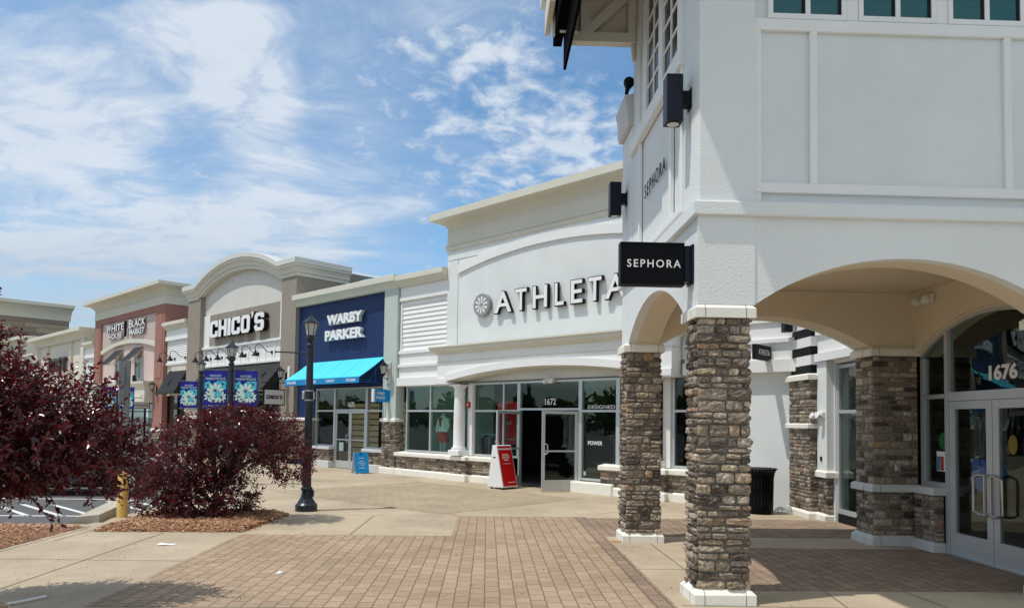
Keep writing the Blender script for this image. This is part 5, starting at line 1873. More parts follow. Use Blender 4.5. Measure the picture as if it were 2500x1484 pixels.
# ---- bollard with a sign post
t = Thing('sign_post', 'yellow bollard carrying a tall grey steel sign post by the parking lot', 'sign post', (-6.30, 12.66, 0))
t.part('bollard', MB().lathe([(.088, .001), (.088, .70), (.08, .76), (.05, .80), (.01, .815)], -6.30, 12.66, 20), YELL, smooth=35)
t.part('post', MB().box(-6.345, -6.255, 12.64, 12.655, .6, 2.72).box(-6.345, -6.33, 12.655, 12.69, .6, 2.72).box(-6.27, -6.255, 12.655, 12.69, .6, 2.72), mat('galvanised_steel', (.20, .215, .22), .5, .4))
t.part('sign_panel', MB().box(-6.375, -6.370, 12.50, 12.82, 2.28, 2.70), mat('sign_back', (.5, .52, .53), .4, .4))
t.part('sign_panel', MB().box(-6.375, -6.370, 12.53, 12.80, 1.95, 2.22), mat('sign_back', (.5, .52, .53), .4, .4))

# ---- red sale board
def frame_uv(a, b):
    A, B = Vector((*a, 0)), Vector((*b, 0))
    u = (B-A).normalized()
    ang = math.atan2(u.y, u.x)
    return Matrix.Translation(A) @ Matrix.Rotation(ang, 4, 'Z')


fr = frame_uv((.42, 18.30), (.90, 18.78))
t = Thing('sandwich_board', 'red sale board on a white stand with sloped sides outside the open doors', 'sandwich board', (0, 0, 0), fr)
Wd = .56
b = MB()
vs = [(0, 0, .05), (Wd, 0, .05), (Wd, .56, .05), (0, .56, .05), (0, .26, 1.13), (Wd, .26, 1.13), (Wd, .40, 1.13), (0, .40, 1.13)]
b.add(vs, [(0, 3, 2, 1), (4, 5, 6, 7), (0, 1, 5, 4), (1, 2, 6, 5), (2, 3, 7, 6), (3, 0, 4, 7)])
t.part('stand', b, WHITEP, bevel=.012)
sl = Vector((0, .26, 1.08))
no = Vector((0, -1.08, .26)).normalized()


def onface(mb, off):
    """map (x, ., z along the slope 0..1) to the sloped face"""
    mb.v = [tuple(Vector((x, 0, .05))+sl*z+no*(off-yy)) for x, yy, z in mb.v]
    return mb


t.part('face', onface(MB().box(.035, Wd-.03, 0, .004, .035, .885).box(.035, Wd-.03, 0, .004, .925, .975), .008), REDS)
for s, a, c, z0, z1 in (('EXTRA', .16, .38, .745, .79), ('30% OFF', .14, .42, .685, .73), ('SALE', .19, .37, .625, .67)):
    t.part('lettering', onface(text_mb(s, a, c, z0, z1, .003), .013), TEXTW)
t.part('lettering', onface(MB().box(.22, .48, 0, .003, .110, .124), .013), PALEF)
t.part('lettering', onface(MB().box(.14, .42, 0, .003, .553, .562), .013), PALEF)
for x in (.08, Wd-.08):
    for y in (.09, .48):
        t.part('caster', MB().tube([(x-.02, y, .029), (x+.02, y, .029)], .027, 10), BLACK)
t.part('handle_slot', MB().box(-.003, .004, .27, .37, .80, .83), BLACK)

# ---- blue sandwich board
fr = frame_uv((-4.18, 23.05), (-3.76, 23.30))
t = Thing('sandwich_board', 'small blue folding board with white print outside the navy shop', 'sandwich board', (0, 0, 0), fr)
Wd, hgt = .46, .68
pts = [(0, 0), (.08, 0), (.09, .035), (Wd-.09, .035), (Wd-.08, 0), (Wd, 0), (Wd, hgt-.03), (Wd-.03, hgt), (.03, hgt), (0, hgt-.03)]


def leaf_panel(lean, y0, thick):
    m = MB().prism(pts, 'y', 0, thick)
    m.v = [(x, y0+y+z*lean, z) for x, y, z in m.v]
    return m


t.part('panel', leaf_panel(.30, 0, .02), SIGNB)
t.part('panel', leaf_panel(-.30, .44, .02), mat('board_back', (.62, .64, .64), .5))


def onp(mb, off):
    mb.v = [(x, -off+yy+z*.30, z) for x, yy, z in mb.v]
    return mb


t.part('handle_slot', onp(MB().box(.18, .28, 0, .003, .615, .645), .004), BLACK)
for s, a, c, z0, z1, bo in (('we try!', .13, .32, .475, .515, .02), ('Good', .17, .29, .385, .42, .02), ('things come', .10, .38, .325, .36, .02), ('in many', .16, .32, .265, .30, .02)):
    t.part('lettering', onp(text_mb(s, a, c, z0, z1, .003, bold=bo), .004), TEXTW)
t.part('lettering', onp(MB().box(.19, .30, 0, .003, .205, .212).box(.13, .36, 0, .003, .175, .185), .004), TEXTW)

# ---- litter bin
t = Thing('litter_bin', 'black slatted litter bin beside the striped stone pier', 'litter bin', (5.42, 14.05, 0))
cx, cy = 5.42, 14.05
sl_ = MB()
n = 26
for k in range(n):
    a = 2*pi*k/n
    prof = [(.255, .06), (.262, .45), (.268, .70), (.285, .80), (.318, .87), (.335, .885)]
    u, v = Vector((cos(a), sin(a), 0)), Vector((-sin(a), cos(a), 0))
    vs, fs = [], []
    for r, z in prof:
        for rr, hw in ((r, .018), (r-.008, .018)):
            for s in (-1, 1):
                p = Vector((cx, cy, z))+u*rr+v*hw*s
                vs.append(p)
    for i in range(len(prof)-1):
        q = i*4
        for (c1, c2) in ((0, 1), (1, 3), (3, 2), (2, 0)):
            fs.append((q+c1, q+c2, q+4+c2, q+4+c1))
    fs += [(0, 2, 3, 1), (len(prof)*4-4, len(prof)*4-3, len(prof)*4-1, len(prof)*4-2)]
    sl_.add(vs, fs)
t.part('slats', sl_, BLACKG)
for r, z in ((.248, .02), (.245, .10), (.25, .45), (.255, .72)):
    t.part('hoop', MB().lathe([(r-.012, z), (r, z), (r, z+.035), (r-.012, z+.035)], cx, cy, 26), BLACKG, smooth=40)
rg = MB()
rg.tube([(cx+.333*cos(2*pi*k/26), cy+.333*sin(2*pi*k/26), .885) for k in range(27)], .012, 6)
t.part('rim', rg, BLACKG, smooth=40)
t.part('liner', MB().lathe([(.20, .03), (.225, .80), (.225, .82), (.20, .82)], cx, cy, 20), mat('liner_plastic', (.015, .015, .016), .5), smooth=40)
t.part('lid', MB().lathe([(.26, .845), (.25, .87), (.20, .885), (.12, .885)], cx, cy, 20), BLACK, smooth=40)

# ---- projecting signs at the tower
t = Thing('blade_sign', 'black projecting sign with wide-set white capitals on the corner of the white tower', 'sign', (1.67, 7.2, 3.16))
t.part('sign_box', MB().bbox(1.335, 1.985, 7.15, 7.25, 3.165, 3.58, .004), BLACKG)
t.part('frame', MB().box(1.325, 1.335, 7.14, 7.26, 3.155, 3.59).box(1.335, 1.985, 7.142, 7.258, 3.152, 3.165).box(1.335, 1.985, 7.142, 7.258, 3.58, 3.592), BLACK)
t.part('mount', MB().box(1.985, 2.045, 7.13, 7.27, 3.19, 3.56).box(2.045, 2.069, 7.10, 7.30, 3.17, 3.57), NAVYM)
t.part('lettering', shifted(text_mb('SEPHORA', 1.395, 1.945, 3.335, 3.415, .004, bold=.008, spacing=1.3), 0, 7.144, 0), TEXTW)
bs = blade_sign('small black projecting sign with white capitals half hidden behind the front stone pillar', -6.15, WY, .80, 3.06, 3.36, .08, BLACK, None, '', TEXTW, [('ATHLETA', .14, .86, .34, .70, .0)])

# ---- box wall lamps
def box_lamp(pos, label, out):
    """up-down box light; pos is the wall point, out the outward direction"""
    t = Thing('box_wall_lamp', label, 'wall lamp', pos, IDM, 'black box wall lamps')
    p, o = Vector(pos), Vector(out)
    r = Vector((-o.y, o.x, 0))
    a = MB().bbox(-.085, .085, -.265, -.095, -.245, .255, .004)
    t.part('housing', faceto(a, pos, r, o), NAVYM)
    t.part('bracket', faceto(MB().box(-.055, .055, -.095, -.012, -.06, .09).box(-.07, .07, -.012, 0, -.09, .12), pos, r, o), BLACK)
    l = MB().lathe([(.062, -.252), (.06, -.246)], 0, -.18, 18)
    t.part('lens', faceto(l, pos, r, o), mat('lamp_lens', (.55, .55, .52), .25))
    ring = MB().lathe([(.066, -.249), (.074, -.252), (.076, -.246)], 0, -.18, 18)
    t.part('bezel', faceto(ring, pos, r, o), BLACK)


box_lamp((XL, 7.27, 5.12), 'large black box lamp on the corner pier of the white tower', (-1, 0, 0))
box_lamp((XL-.012, 10.62, 5.12), 'black box lamp on the far pier beyond the raised letters of the white tower', (-1, 0, 0))
box_lamp((6.13, 13.98, 3.85), 'black box lamp on the black and white striped pier', (-1, 0, 0))

# ---- floodlight, eave sign
t = Thing('floodlight', 'black bullet floodlight on top of the far pier of the white tower', 'floodlight', (2.02, 10.3, 6.56))
h = MB().lathe([(.028, -.12), (.032, -.02), (.05, .03), (.078, .09), (.082, .13), (.072, .16), (.03, .165)], 0, 0, 18)
h.xform(Matrix.Translation((2.0, 10.3, 6.70)) @ Matrix.Rotation(radians(14), 4, 'Y') @ Matrix.Rotation(radians(-22), 4, 'X'))
t.part('lamp_head', h, BLACK, smooth=40)
t.part('bracket', MB().tube([(2.0, 10.3, 6.6), (2.06, 10.3, 6.58), (2.10, 10.28, 6.60), (2.11, 10.26, 6.66)], .014, 6).bbox(2.04, 2.12, 10.24, 10.36, 6.555, 6.59, .006), BLACK, smooth=40)
t.part('cable', MB().tube([(2.0, 10.21, 6.57), (1.995, 10.205, 6.3), (1.985, 10.205, 6.1)], .006, 5), WHITEP)
t = Thing('eave_sign', 'black panel sign under the roof overhang, seen edge-on at the top of the white tower', 'sign', (1.0, 9.4, 7.4))
t.part('sign_panel', MB().box(.90, 1.03, 7.4, 10.5, 7.40, 8.11), MATTE)
t.part('sign_panel', MB().box(1.035, 1.075, 8.2, 10.25, 6.92, 8.10), MATTE)
t.part('rail', MB().tube([(.95, 9.95, 7.33), (1.2, 9.95, 7.33)], .018, 6), WHITEP)

# ---- small fittings
solo('outlet_box', 'grey metal outlet box on the dark stone pier beside the entrance', 'outlet', MB().bbox(6.02, 6.10, 10.36, 10.40, 1.10, 1.20, .006).bbox(6.035, 6.085, 10.352, 10.361, 1.12, 1.18, .004), STEEL, (6.06, 10.4, 1.1))
solo('door_bell', 'small dark call button on the white pilaster beside the striped pier', 'call button', MB().bbox(6.20, 6.221, 13.07, 13.13, 1.10, 1.18, .004), BLACK, (6.21, 13.1, 1.1))
solo('house_number', 'large white number 1676 on the arched glass above the entrance doors', 'number', faceto(text_mb('1676', 0, .50, 0, .20, .006, bold=.04), (6.462, 8.98, 2.36), (0, -1, 0), (-1, 0, 0)), TEXTW, (6.46, 8.9, 2.36))
t = Thing('door_notice', 'white notice with coloured columns on the narrow pane beside the entrance doors', 'notice', (6.46, 9.95, 1.2))
t.part('paper', faceto(MB().box(0, .25, 0, .003, 0, .28), (6.463, 10.07, 1.13), (0, -1, 0), (-1, 0, 0)), PAPER)
t.part('print', faceto(MB().box(.01, .08, 0, .003, .01, .21), (6.459, 10.07, 1.13), (0, -1, 0), (-1, 0, 0)), mat('print_blue', sr(60, 120, 150), .7))
t.part('print', faceto(MB().box(.09, .16, 0, .003, .01, .21), (6.459, 10.07, 1.13), (0, -1, 0), (-1, 0, 0)), mat('print_red', sr(170, 60, 70), .7))
m = MB()
m.prism([(.125*cos(a)*.9, .125*sin(a)) for a in [2*pi*k/24 for k in range(24)]], 'y', 0, .003)
solo('round_sticker', 'round green sticker on the narrow pane beside the entrance doors', 'sticker', faceto(m, (6.463, 9.90, 1.56), (0, -1, 0), (-1, 0, 0)), mat('sticker_green', sr(10, 110, 40), .6), (6.46, 9.9, 1.56))
m = MB()
m.prism([(.10*cos(a)*.75, .12*sin(a)) for a in [2*pi*k/24 for k in range(24)]], 'y', 0, .003)
solo('round_sticker', 'oval yellow sticker on the right entrance door', 'sticker', faceto(m, (6.45, 8.56, 1.55), (0, -1, 0), (-1, 0, 0)), mat('sticker_yellow', sr(120, 105, 25), .6), (6.45, 8.6, 1.55))
solo('blue_poster', 'blue printed poster on the inside of the left entrance door', 'poster', faceto(MB().box(0, .40, 0, .003, 0, .42), (6.50, 9.38, .92), (0, -1, 0), (-1, 0, 0)), mat('poster_blue', sr(20, 80, 170), .6), (6.5, 9.2, .9))

# ---- litter on the paving
m = MB()
vs = [(-.11, -.06, .003), (-.02, -.075, .012), (.12, -.04, .004), (.13, .03, .014), (.02, .05, .004), (-.10, .05, .02), (-.01, -.01, .024), (.05, .0, .006)]
m.add(vs, [(0, 1, 6), (1, 2, 7), (1, 7, 6), (2, 3, 7), (3, 4, 7), (4, 6, 7), (4, 5, 6), (5, 0, 6)])
solo('paper_scrap', 'crumpled white paper lying on the concrete pavement at the left', 'litter', shifted(m, -4.37, 10.0, 0), PAPER, (-4.37, 10.0, 0))
m = MB().add([(-.035, -.03, .008), (.03, -.025, .012), (.035, .03, .02), (-.02, .035, .009), (0, 0, .03)], [(0, 1, 4), (1, 2, 4), (2, 3, 4), (3, 0, 4)])
solo('paper_scrap', 'tiny white scrap lying on the brown paving bricks', 'litter', shifted(m, -2.32, 8.21, 0), PAPER, (-2.32, 8.21, 0))
solo('plastic_pipe', 'short white plastic pipe lying at the bottom left edge', 'pipe', MB().tube([(-4.37, 6.75, .016), (-4.20, 7.06, .016)], .014, 10), WHITEP, (-4.2, 6.9, 0), smooth=40)
r = random.Random(8)
m = MB()
for k in range(520):
    if k < 170:
        x, y = r.gauss(-4.9, .55), r.gauss(8.7, 1.0)
        if not -6 < x < -3.75:
            continue
    elif k < 400:
        x, y = r.uniform(-5.9, 5.5), r.uniform(6.8, 13)
    else:
        a, b = r.uniform(-19, -8), r.uniform(7.5, 14)
        x, y = fw(a, b)
    s = r.uniform(.004, .012) if k < 170 else r.uniform(.005, .019)
    a = r.uniform(0, pi)
    u, v = Vector((cos(a), sin(a), 0))*s, Vector((-sin(a), cos(a), 0))*s*.45
    p = Vector((x, y, .007))
    m.add([p-u, p-v, p+u+Vector((0, 0, s*.4)), p+v], [(0, 1, 2, 3)])
o = struct('fallen_leaves', m, mat('dead_leaf', (.085, .055, .035), .9), 'stuff')

# ---- shop window displays
t = Thing('mannequin', 'headless pale mannequin in a white jacket and red skirt in the shop window', 'mannequin', (-16.95, 15.0, 0), RF)


def loft(secs, n=18):
    """elliptical sections (z, cx, cy, rx, ry)"""
    m = MB()
    vs = []
    for z, cx, cy, rx, ry in secs:
        for k in range(n):
            a = 2*pi*k/n
            vs.append((cx+rx*cos(a), cy+ry*sin(a), z))
    fs = []
    for i in range(len(secs)-1):
        for k in range(n):
            k2 = (k+1) % n
            fs.append((i*n+k, i*n+k2, (i+1)*n+k2, (i+1)*n+k))
    fs += [tuple(range(n-1, -1, -1)), tuple(range((len(secs)-1)*n, len(secs)*n))]
    return m.add(vs, fs)


mx, my, mz = -16.95, 15.0, .42
body = loft([(mz+.02, mx-.09, my, .045, .09), (mz+.08, mx-.09, my, .04, .045), (mz+.30, mx-.09, my, .058, .06), (mz+.46, mx-.085, my, .052, .055), (mz+.80, mx-.08, my, .085, .09), (mz+.92, mx-.02, my, .15, .11), (mz+1.10, mx, my, .12, .10), (mz+1.34, mx, my, .165, .11), (mz+1.42, mx, my, .13, .08), (mz+1.47, mx, my, .055, .055), (mz+1.56, mx, my, .05, .05)])
leg2 = loft([(mz+.02, mx+.10, my-.02, .045, .09), (mz+.08, mx+.10, my, .04, .045), (mz+.30, mx+.10, my, .058, .06), (mz+.46, mx+.09, my, .052, .055), (mz+.80, mx+.08, my, .085, .09), (mz+.9, mx+.06, my, .09, .09)])
body.add(leg2.v, leg2.f)
t.part('body', body, mat('mannequin_skin', (.62, .62, .60), .5), smooth=60)
t.part('skirt', loft([(mz+.66, mx, my, .235, .19), (mz+.70, mx, my, .225, .18), (mz+.92, mx, my, .18, .14), (mz+1.06, mx, my, .135, .115)]), REDS, smooth=60)
j = loft([(mz+.98, mx, my, .19, .15), (mz+1.10, mx, my, .165, .135), (mz+1.32, mx, my, .20, .14), (mz+1.43, mx, my, .165, .11), (mz+1.49, mx, my, .075, .07)])
for s in (-1, 1):
    j.tube([(mx+s*.18, my, mz+1.39), (mx+s*.27, my-.01, mz+1.15), (mx+s*.21, my-.10, mz+.96)], [.062, .055, .042], 10)
t.part('jacket', j, LETTER, smooth=60)
t.part('top', MB().prism([(mx-.05, mz+1.42), (mx+.05, mz+1.42), (mx+.02, mz+1.16), (mx-.0, mz+1.12)], 'y', my-.165, my-.12), REDS)
solo('display_plinth', 'low pale plinth under the mannequin in the shop window', 'plinth', MB().bbox(mx-.5, mx+.5, my-.3, my+.3, .013, .42, .01), PALEI, (mx, my, 0), RF)
t = Thing('handbag', 'white tote bag hanging beside the mannequin in the shop window', 'bag', (-16.3, 15.0, 1.1), RF)
t.part('bag_body', MB().prism([(-16.42, .98), (-16.14, .98), (-16.19, 1.38), (-16.37, 1.38)], 'y', 14.95, 15.03), LETTER)
t.part('strap', MB().tube([(-16.34, 14.99, 1.38), (-16.33, 14.99, 1.6), (-16.28, 14.99, 1.72), (-16.23, 14.99, 1.6), (-16.22, 14.99, 1.38)], .010, 5), LETTER)
t = Thing('sale_poster', 'tall red sale poster hanging inside the window left of the open doors', 'poster', (-14.0, 14.95, 1.0), RF)
t.part('sheet', MB().box(-14.22, -13.27, 14.62, 14.626, 1.12, 2.30), REDP)
t.part('lettering', shifted(text_mb('SALE', -14.0, -13.66, 1.66, 1.76, .003), 0, 14.614, 0), PALEF)
t.part('lettering', MB().box(-13.95, -13.5, 14.615, 14.618, 1.24, 1.255), PALEF)
cols = [(.02, .03, .07), (.25, .26, .28), (.45, .45, .43), (.03, .05, .12), (.18, .18, .2), (.10, .05, .06)]
for q, (xa, ya, lab) in enumerate(((-15.35, 15.3, 'rail of grey and navy clothes behind the pane left of the open doors'), (-12.3, 17.6, 'rail of dim clothes far inside the open doors'))):
    t = Thing('clothes_rail', lab, 'clothes rail', (xa, ya, 0), RF)
    t.part('rail', MB().tube([(xa-.1, ya, .013), (xa-.1, ya, 1.35), (xa+1.0, ya, 1.35), (xa+1.0, ya, .013)], .014, 6), STEEL)
    rr = random.Random(q)
    for k in range(7):
        x = xa+.02+k*.14
        l = rr.uniform(.55, .8)
        t.part('garment', loft([(1.33-l, x, ya, .05, .22), (1.33-l*.5, x, ya, .04, .20), (1.24, x, ya, .04, .22), (1.30, x, ya, .02, .10), (1.34, x, ya, .01, .03)], 10), mat('cloth%d' % (k % 6), cols[k % 6], .9), smooth=60)
m = MB().bbox(-10.6, -10.15, 14.75, 15.1, .30, .62, .01)
solo('display_box', 'tan display box low behind the tall pane right of the open doors', 'box', m, mat('tan_box', (.42, .34, .14), .8), (-10.4, 14.9, .3), RF)
t = Thing('mannequin', 'dark mannequin with a small white shoulder bag right of the open doors', 'mannequin', (-10.05, 15.3, 0), RF)
mx, my, mz = -10.15, 15.35, .1
t.part('body', loft([(mz, mx, my, .07, .09), (mz+.45, mx, my, .10, .09), (mz+.85, mx, my, .15, .12), (mz+1.1, mx, my, .115, .10), (mz+1.36, mx, my, .165, .11), (mz+1.44, mx, my, .09, .07), (mz+1.5, mx, my, .05, .05), (mz+1.56, mx, my, .06, .07), (mz+1.68, mx, my, .075, .09), (mz+1.76, mx, my, .04, .05)]), mat('grey_mannequin', (.30, .30, .30), .6), smooth=60)
t.part('shoulder_bag', MB().bbox(mx-.20, mx+.02, my-.2, my-.12, mz+1.18, mz+1.36, .02), LETTER)
t.part('strap', MB().tube([(mx-.15, my-.16, mz+1.36), (mx-.02, my-.13, mz+1.48), (mx+.05, my, mz+1.47)], .008, 5), LETTER)
solo('trouser_stand', 'pale trousers on a stand at the right end of the porch windows', 'trousers', loft([(.4, -9.55, 15.2, .07, .07), (.8, -9.55, 15.2, .09, .08), (1.25, -9.55, 15.2, .14, .10), (1.32, -9.55, 15.2, .12, .09)]), mat('pale_cloth', (.5, .52, .52), .9), (-9.55, 15.2, .4), RF, smooth=60)

# ---- bench by the terracotta shop
t = Thing('bench', 'dark slatted bench back rising behind the parked car', 'bench', (-12.9, 28.2, 0), Matrix.Rotation(0, 4, 'Z'))
bx, by = -12.95, 28.2
bk, se = MB(), MB()
for i in range(5):
    bk.bbox(bx-.65, bx+.65, by+.10+i*.02, by+.13+i*.02, .585+i*.065, .64+i*.065, .006)
    se.bbox(bx-.65, bx+.65, by-.32+i*.08, by-.255+i*.08, .42, .45, .006)
t.part('seat', se, mat('bench_slat', (.035, .04, .05), .5))
t.part('back_slats', bk, mat('bench_slat', (.035, .04, .05), .5))
for s in (-1, 1):
    t.part('leg', MB().tube([(bx+s*.6, by-.3, 0), (bx+s*.6, by-.3, .42), (bx+s*.6, by+.1, .42), (bx+s*.6, by+.2, .9)], .025, 6).tube([(bx+s*.6, by+.1, .42), (bx+s*.6, by+.16, 0)], .025, 6), BLACK)


# ---- parked car
def car(x, y, rot, paint, label, z=-.15):
    fr = Matrix.Translation((x, y, z)) @ Matrix.Rotation(rot, 4, 'Z')
    t = Thing('parked_car', label, 'car', (0, 0, 0), fr)
    # sections along the length: (x, floor z, belt half-width, belt z, shoulder z)
    S_ = [(-2.25, .42, .70, .70, .92), (-2.10, .28, .82, .72, 1.00), (-1.5, .22, .89, .74, 1.02), (-.6, .20, .91, .74, .98), (.4, .20, .91, .73, .95), (1.1, .21, .90, .72, .92), (1.75, .23, .87, .68, .84), (2.15, .28, .78, .60, .72), (2.32, .40, .62, .52, .60)]
    n = 10
    vs, fs = [], []
    for (px, zf, hw, zb, zs) in S_:
        ring = [(-hw*.80, zf), (-hw*.97, zf+.10), (-hw, zb-.1), (-hw*.985, zb+.08), (-hw*.90, zs-.02), (-hw*.55, zs+.015), (hw*.55, zs+.015), (hw*.90, zs-.02), (hw*.985, zb+.08), (hw, zb-.1), (hw*.97, zf+.10), (hw*.80, zf)]
        vs += [(px, a, b) for a, b in ring]
    k = 12
    for i in range(len(S_)-1):
        for j in range(k):
            fs.append((i*k+j, (i+1)*k+j, (i+1)*k+(j+1) % k, i*k+(j+1) % k))
    fs += [tuple(range(k)), tuple(range((len(S_)-1)*k+k-1, (len(S_)-1)*k-1, -1))]
    b = t.part('body', MB().add(vs, fs), paint, smooth=50)
    G = [(-1.75, .70, 1.0, .70, 1.01), (-1.0, .72, .97, .60, 1.38), (-.3, .74, .96, .58, 1.45), (.35, .74, .94, .57, 1.42), (1.25, .74, .90, .66, .93)]
    vs, fs = [], []
    for (px, hb, zb, ht, zt) in G:
        vs += [(px, -hb-.07, zb-.03), (px, -hb, zb+.02), (px, -ht, zt-.06), (px, -ht*.85, zt), (px, ht*.85, zt), (px, ht, zt-.06), (px, hb, zb+.02), (px, hb+.07, zb-.03)]
    for i in range(len(G)-1):
        for j in range(7):
            fs.append((i*8+j, (i+1)*8+j, (i+1)*8+j+1, i*8+j+1))
    fs += [tuple(range(8)), tuple(range(4*8+7, 4*8-1, -1))]
    t.part('windows', MB().add(vs, fs), mat('car_glass', (.010, .013, .014), .05, spec=.8), smooth=40)
    rf = []
    for (px, hb, zb, ht, zt) in G[1:4]:
        rf += [(px, -ht*.9, zt+.004), (px, 0, zt+.03), (px, ht*.9, zt+.004)]
    t.part('roof', MB().add(rf+[(a, b2, c-.02) for a, b2, c in rf], [(0, 3, 4, 1), (1, 4, 5, 2), (3, 6, 7, 4), (4, 7, 8, 5), (9, 10, 13, 12), (10, 11, 14, 13), (12, 13, 16, 15), (13, 14, 17, 16), (0, 9, 12, 3), (3, 12, 15, 6), (2, 5, 14, 11), (5, 8, 17, 14), (0, 1, 10, 9), (1, 2, 11, 10), (6, 15, 16, 7), (7, 16, 17, 8)]), paint, smooth=50)
    for px in (-1.35, 1.42):
        for s in (-1, 1):
            wv = MB().tube([(px, s*.70, .33), (px, s*.915, .33)], .33, 24)
            wo = t.part('wheel', wv, mat('tyre', (.012, .012, .012), .8), smooth=40)
            rm = MB().tube([(px, s*.905, .33), (px, s*.925, .33)], .205, 20)
            for q in range(5):
                a = 2*pi*q/5
                rm.tube([(px, s*.925, .33), (px+.19*cos(a), s*.93, .33+.19*sin(a))], .022, 5)
            t.part('rim', rm, STEEL, wo)
    for s in (-1, 1):
        t.part('headlight', MB().bbox(2.02, 2.24, s*.60-.13, s*.60+.13, .58, .70, .03), mat('headlight_lens', (.5, .52, .55), .1, spec=.8))
        t.part('tail_light', MB().bbox(-2.26, -2.08, s*.66-.14, s*.66+.14, .72, .86, .03), mat('tail_lens', (.30, .01, .01), .15))
        t.part('mirror', MB().bbox(.72, .86, s*.98-.08, s*.98+.08, .94, 1.06, .02), paint)
    t.part('bumper', MB().bbox(2.12, 2.36, -.66, .66, .30, .50, .04), mat('bumper_plastic', (.02, .02, .021), .5))
    return t


car(-9.95, 18.0, radians(4), mat('dark_car_paint', (.012, .014, .022), .18, .3, coat=1.0), 'dark parked sedan behind the large plum shrub at the left')


# ---- shrubs
def shrub(name, label, base, trunk, clusters, seed, leaf, shoot=(.16, .34), ll=(.045, .075), fill=0, twist=.5, hang=()):
    r = random.Random(seed)
    t = Thing(name, label, 'shrub', base)
    wood = MB()
    for path, rad in trunk:
        wood.tube(path, rad, 7)
    L = MB()
    V, Fc = L.v, L.f

    def leafat(p, d, nrm, l, wr):
        side = d.cross(nrm)
        if side.length < 1e-4:
            return
        side.normalize()
        nrm = side.cross(d).normalized()
        w2 = l*wr*.5
        cup = nrm*(w2*.45)
        droop = nrm*(-l*.12)
        o = len(V)
        for q in (p, p+d*l*.33+side*w2*.9+cup, p+d*l*.70+side*w2*.8+cup+droop*.5, p+d*l+droop, p+d*l*.70-side*w2*.8+cup+droop*.5, p+d*l*.33-side*w2*.9+cup):
            V.append((q.x, q.y, q.z))
        Fc.append((o, o+1, o+2, o+3))
        Fc.append((o, o+3, o+4, o+5))

    def rv():
        while True:
            v = Vector((r.uniform(-1, 1), r.uniform(-1, 1), r.uniform(-1, 1)))
            if .01 < v.length < 1:
                return v
    for (cx, cy, cz, rx, ry, rz, ns, up) in clusters:
        c = Vector((cx, cy, cz))
        for _ in range(ns):
            v = rv()
            v = v.normalized()*(v.length**.45)
            p = c+Vector((v.x*rx, v.y*ry, v.z*rz))
            d = (Vector((v.x/rx, v.y/ry, v.z/rz)).normalized()*.8+Vector((0, 0, up))+rv()*.55).normalized()
            ln_ = r.uniform(*shoot)
            bend = rv()*.25
            pts = [p+d*ln_*u+bend*ln_*u*u for u in (0, .35, .7, 1)]
            wood.tube(pts, [.0045, .0035, .0025, .001], 3, cap=False)
            nl = int(ln_/.022)
            ph = r.uniform(0, 6.28)
            for k in range(nl):
                u = (k+.8)/nl
                q = p+d*ln_*u+bend*ln_*u*u
                ph += 2.4+r.uniform(-.4, .4)
                a = d.orthogonal().normalized()
                b = d.cross(a)
                perp = a*cos(ph)+b*sin(ph)
                ld_ = (d*r.uniform(.35, .9)+perp*r.uniform(.6, 1.0)+Vector((0, 0, r.uniform(-.25, .2)))).normalized()
                nn = (d*.8+rv()*twist+Vector((0, 0, .35)))
                leafat(q, ld_, nn, r.uniform(*ll)*r.uniform(.65, 1.12)*(1.0 if u < .85 else .75), r.uniform(.42, .55))
    for (p0, p1, nl) in hang:
        A, B = Vector(p0), Vector(p1)
        mid = (A+B)/2+Vector((0, 0, .06))
        pts = [A, (A+mid)/2+Vector((0, 0, .02)), mid, (mid+B)/2, B]
        wood.tube(pts, [.007, .006, .005, .004, .002], 5, cap=False)
        for k in range(nl):
            u = .25+.75*(k+.5)/nl
            q = A.lerp(B, u)+Vector((0, 0, .06*sin(pi*u)))
            d = (B-A).normalized()
            ld_ = (d*.4+rv()*.8+Vector((0, 0, -.5))).normalized()
            leafat(q, ld_, rv()+Vector((0, 0, .4)), r.uniform(*ll), r.uniform(.45, .58))
    t.part('branches', wood, BARK)
    t.part('foliage', L, leaf)
    return t


# right shrub: leaning crown to the right, skirt of leaves at the left down to the mulch
bx, by = -4.72, 12.42
tr_ = [([(bx, by, 0), (bx+.10, by, .35), (bx+.12, by-.02, .62), (bx+.05, by, .95), (bx-.05, by+.05, 1.35), (bx-.1, by, 1.7)], [.06, .05, .045, .035, .02, .008]),
       ([(bx+.10, by, .40), (bx+.25, by, .70), (bx+.55, by-.02, .95), (bx+.95, by, 1.12), (bx+1.35, by, 1.2)], [.045, .04, .032, .022, .008]),
       ([(bx+.12, by, .6), (bx+.35, by+.1, 1.0), (bx+.6, by+.1, 1.4), (bx+.75, by+.1, 1.7)], [.03, .025, .018, .008]),
       ([(bx+.02, by, .3), (bx-.25, by-.05, .6), (bx-.55, by, .95), (bx-.75, by, 1.3)], [.04, .03, .02, .008]),
       ([(bx-.05, by, .02), (bx-.3, by-.1, .3), (bx-.6, by-.1, .5)], [.03, .02, .008]),
       ([(bx+.05, by-.05, .02), (bx+.2, by-.12, .3), (bx+.4, by-.15, .5)], [.025, .018, .006])]
for k in range(16):
    a = -1.2+k*.16
    tr_.append(([(bx+.16, by-.02, .55+.02*k), (bx+.2+.35*cos(a*.5), by+.1*sin(k), .85+.03*k), (bx+.05+.09*k, by+.15*sin(k*1.7), 1.2+.03*(k % 5))], [.014, .009, .003]))
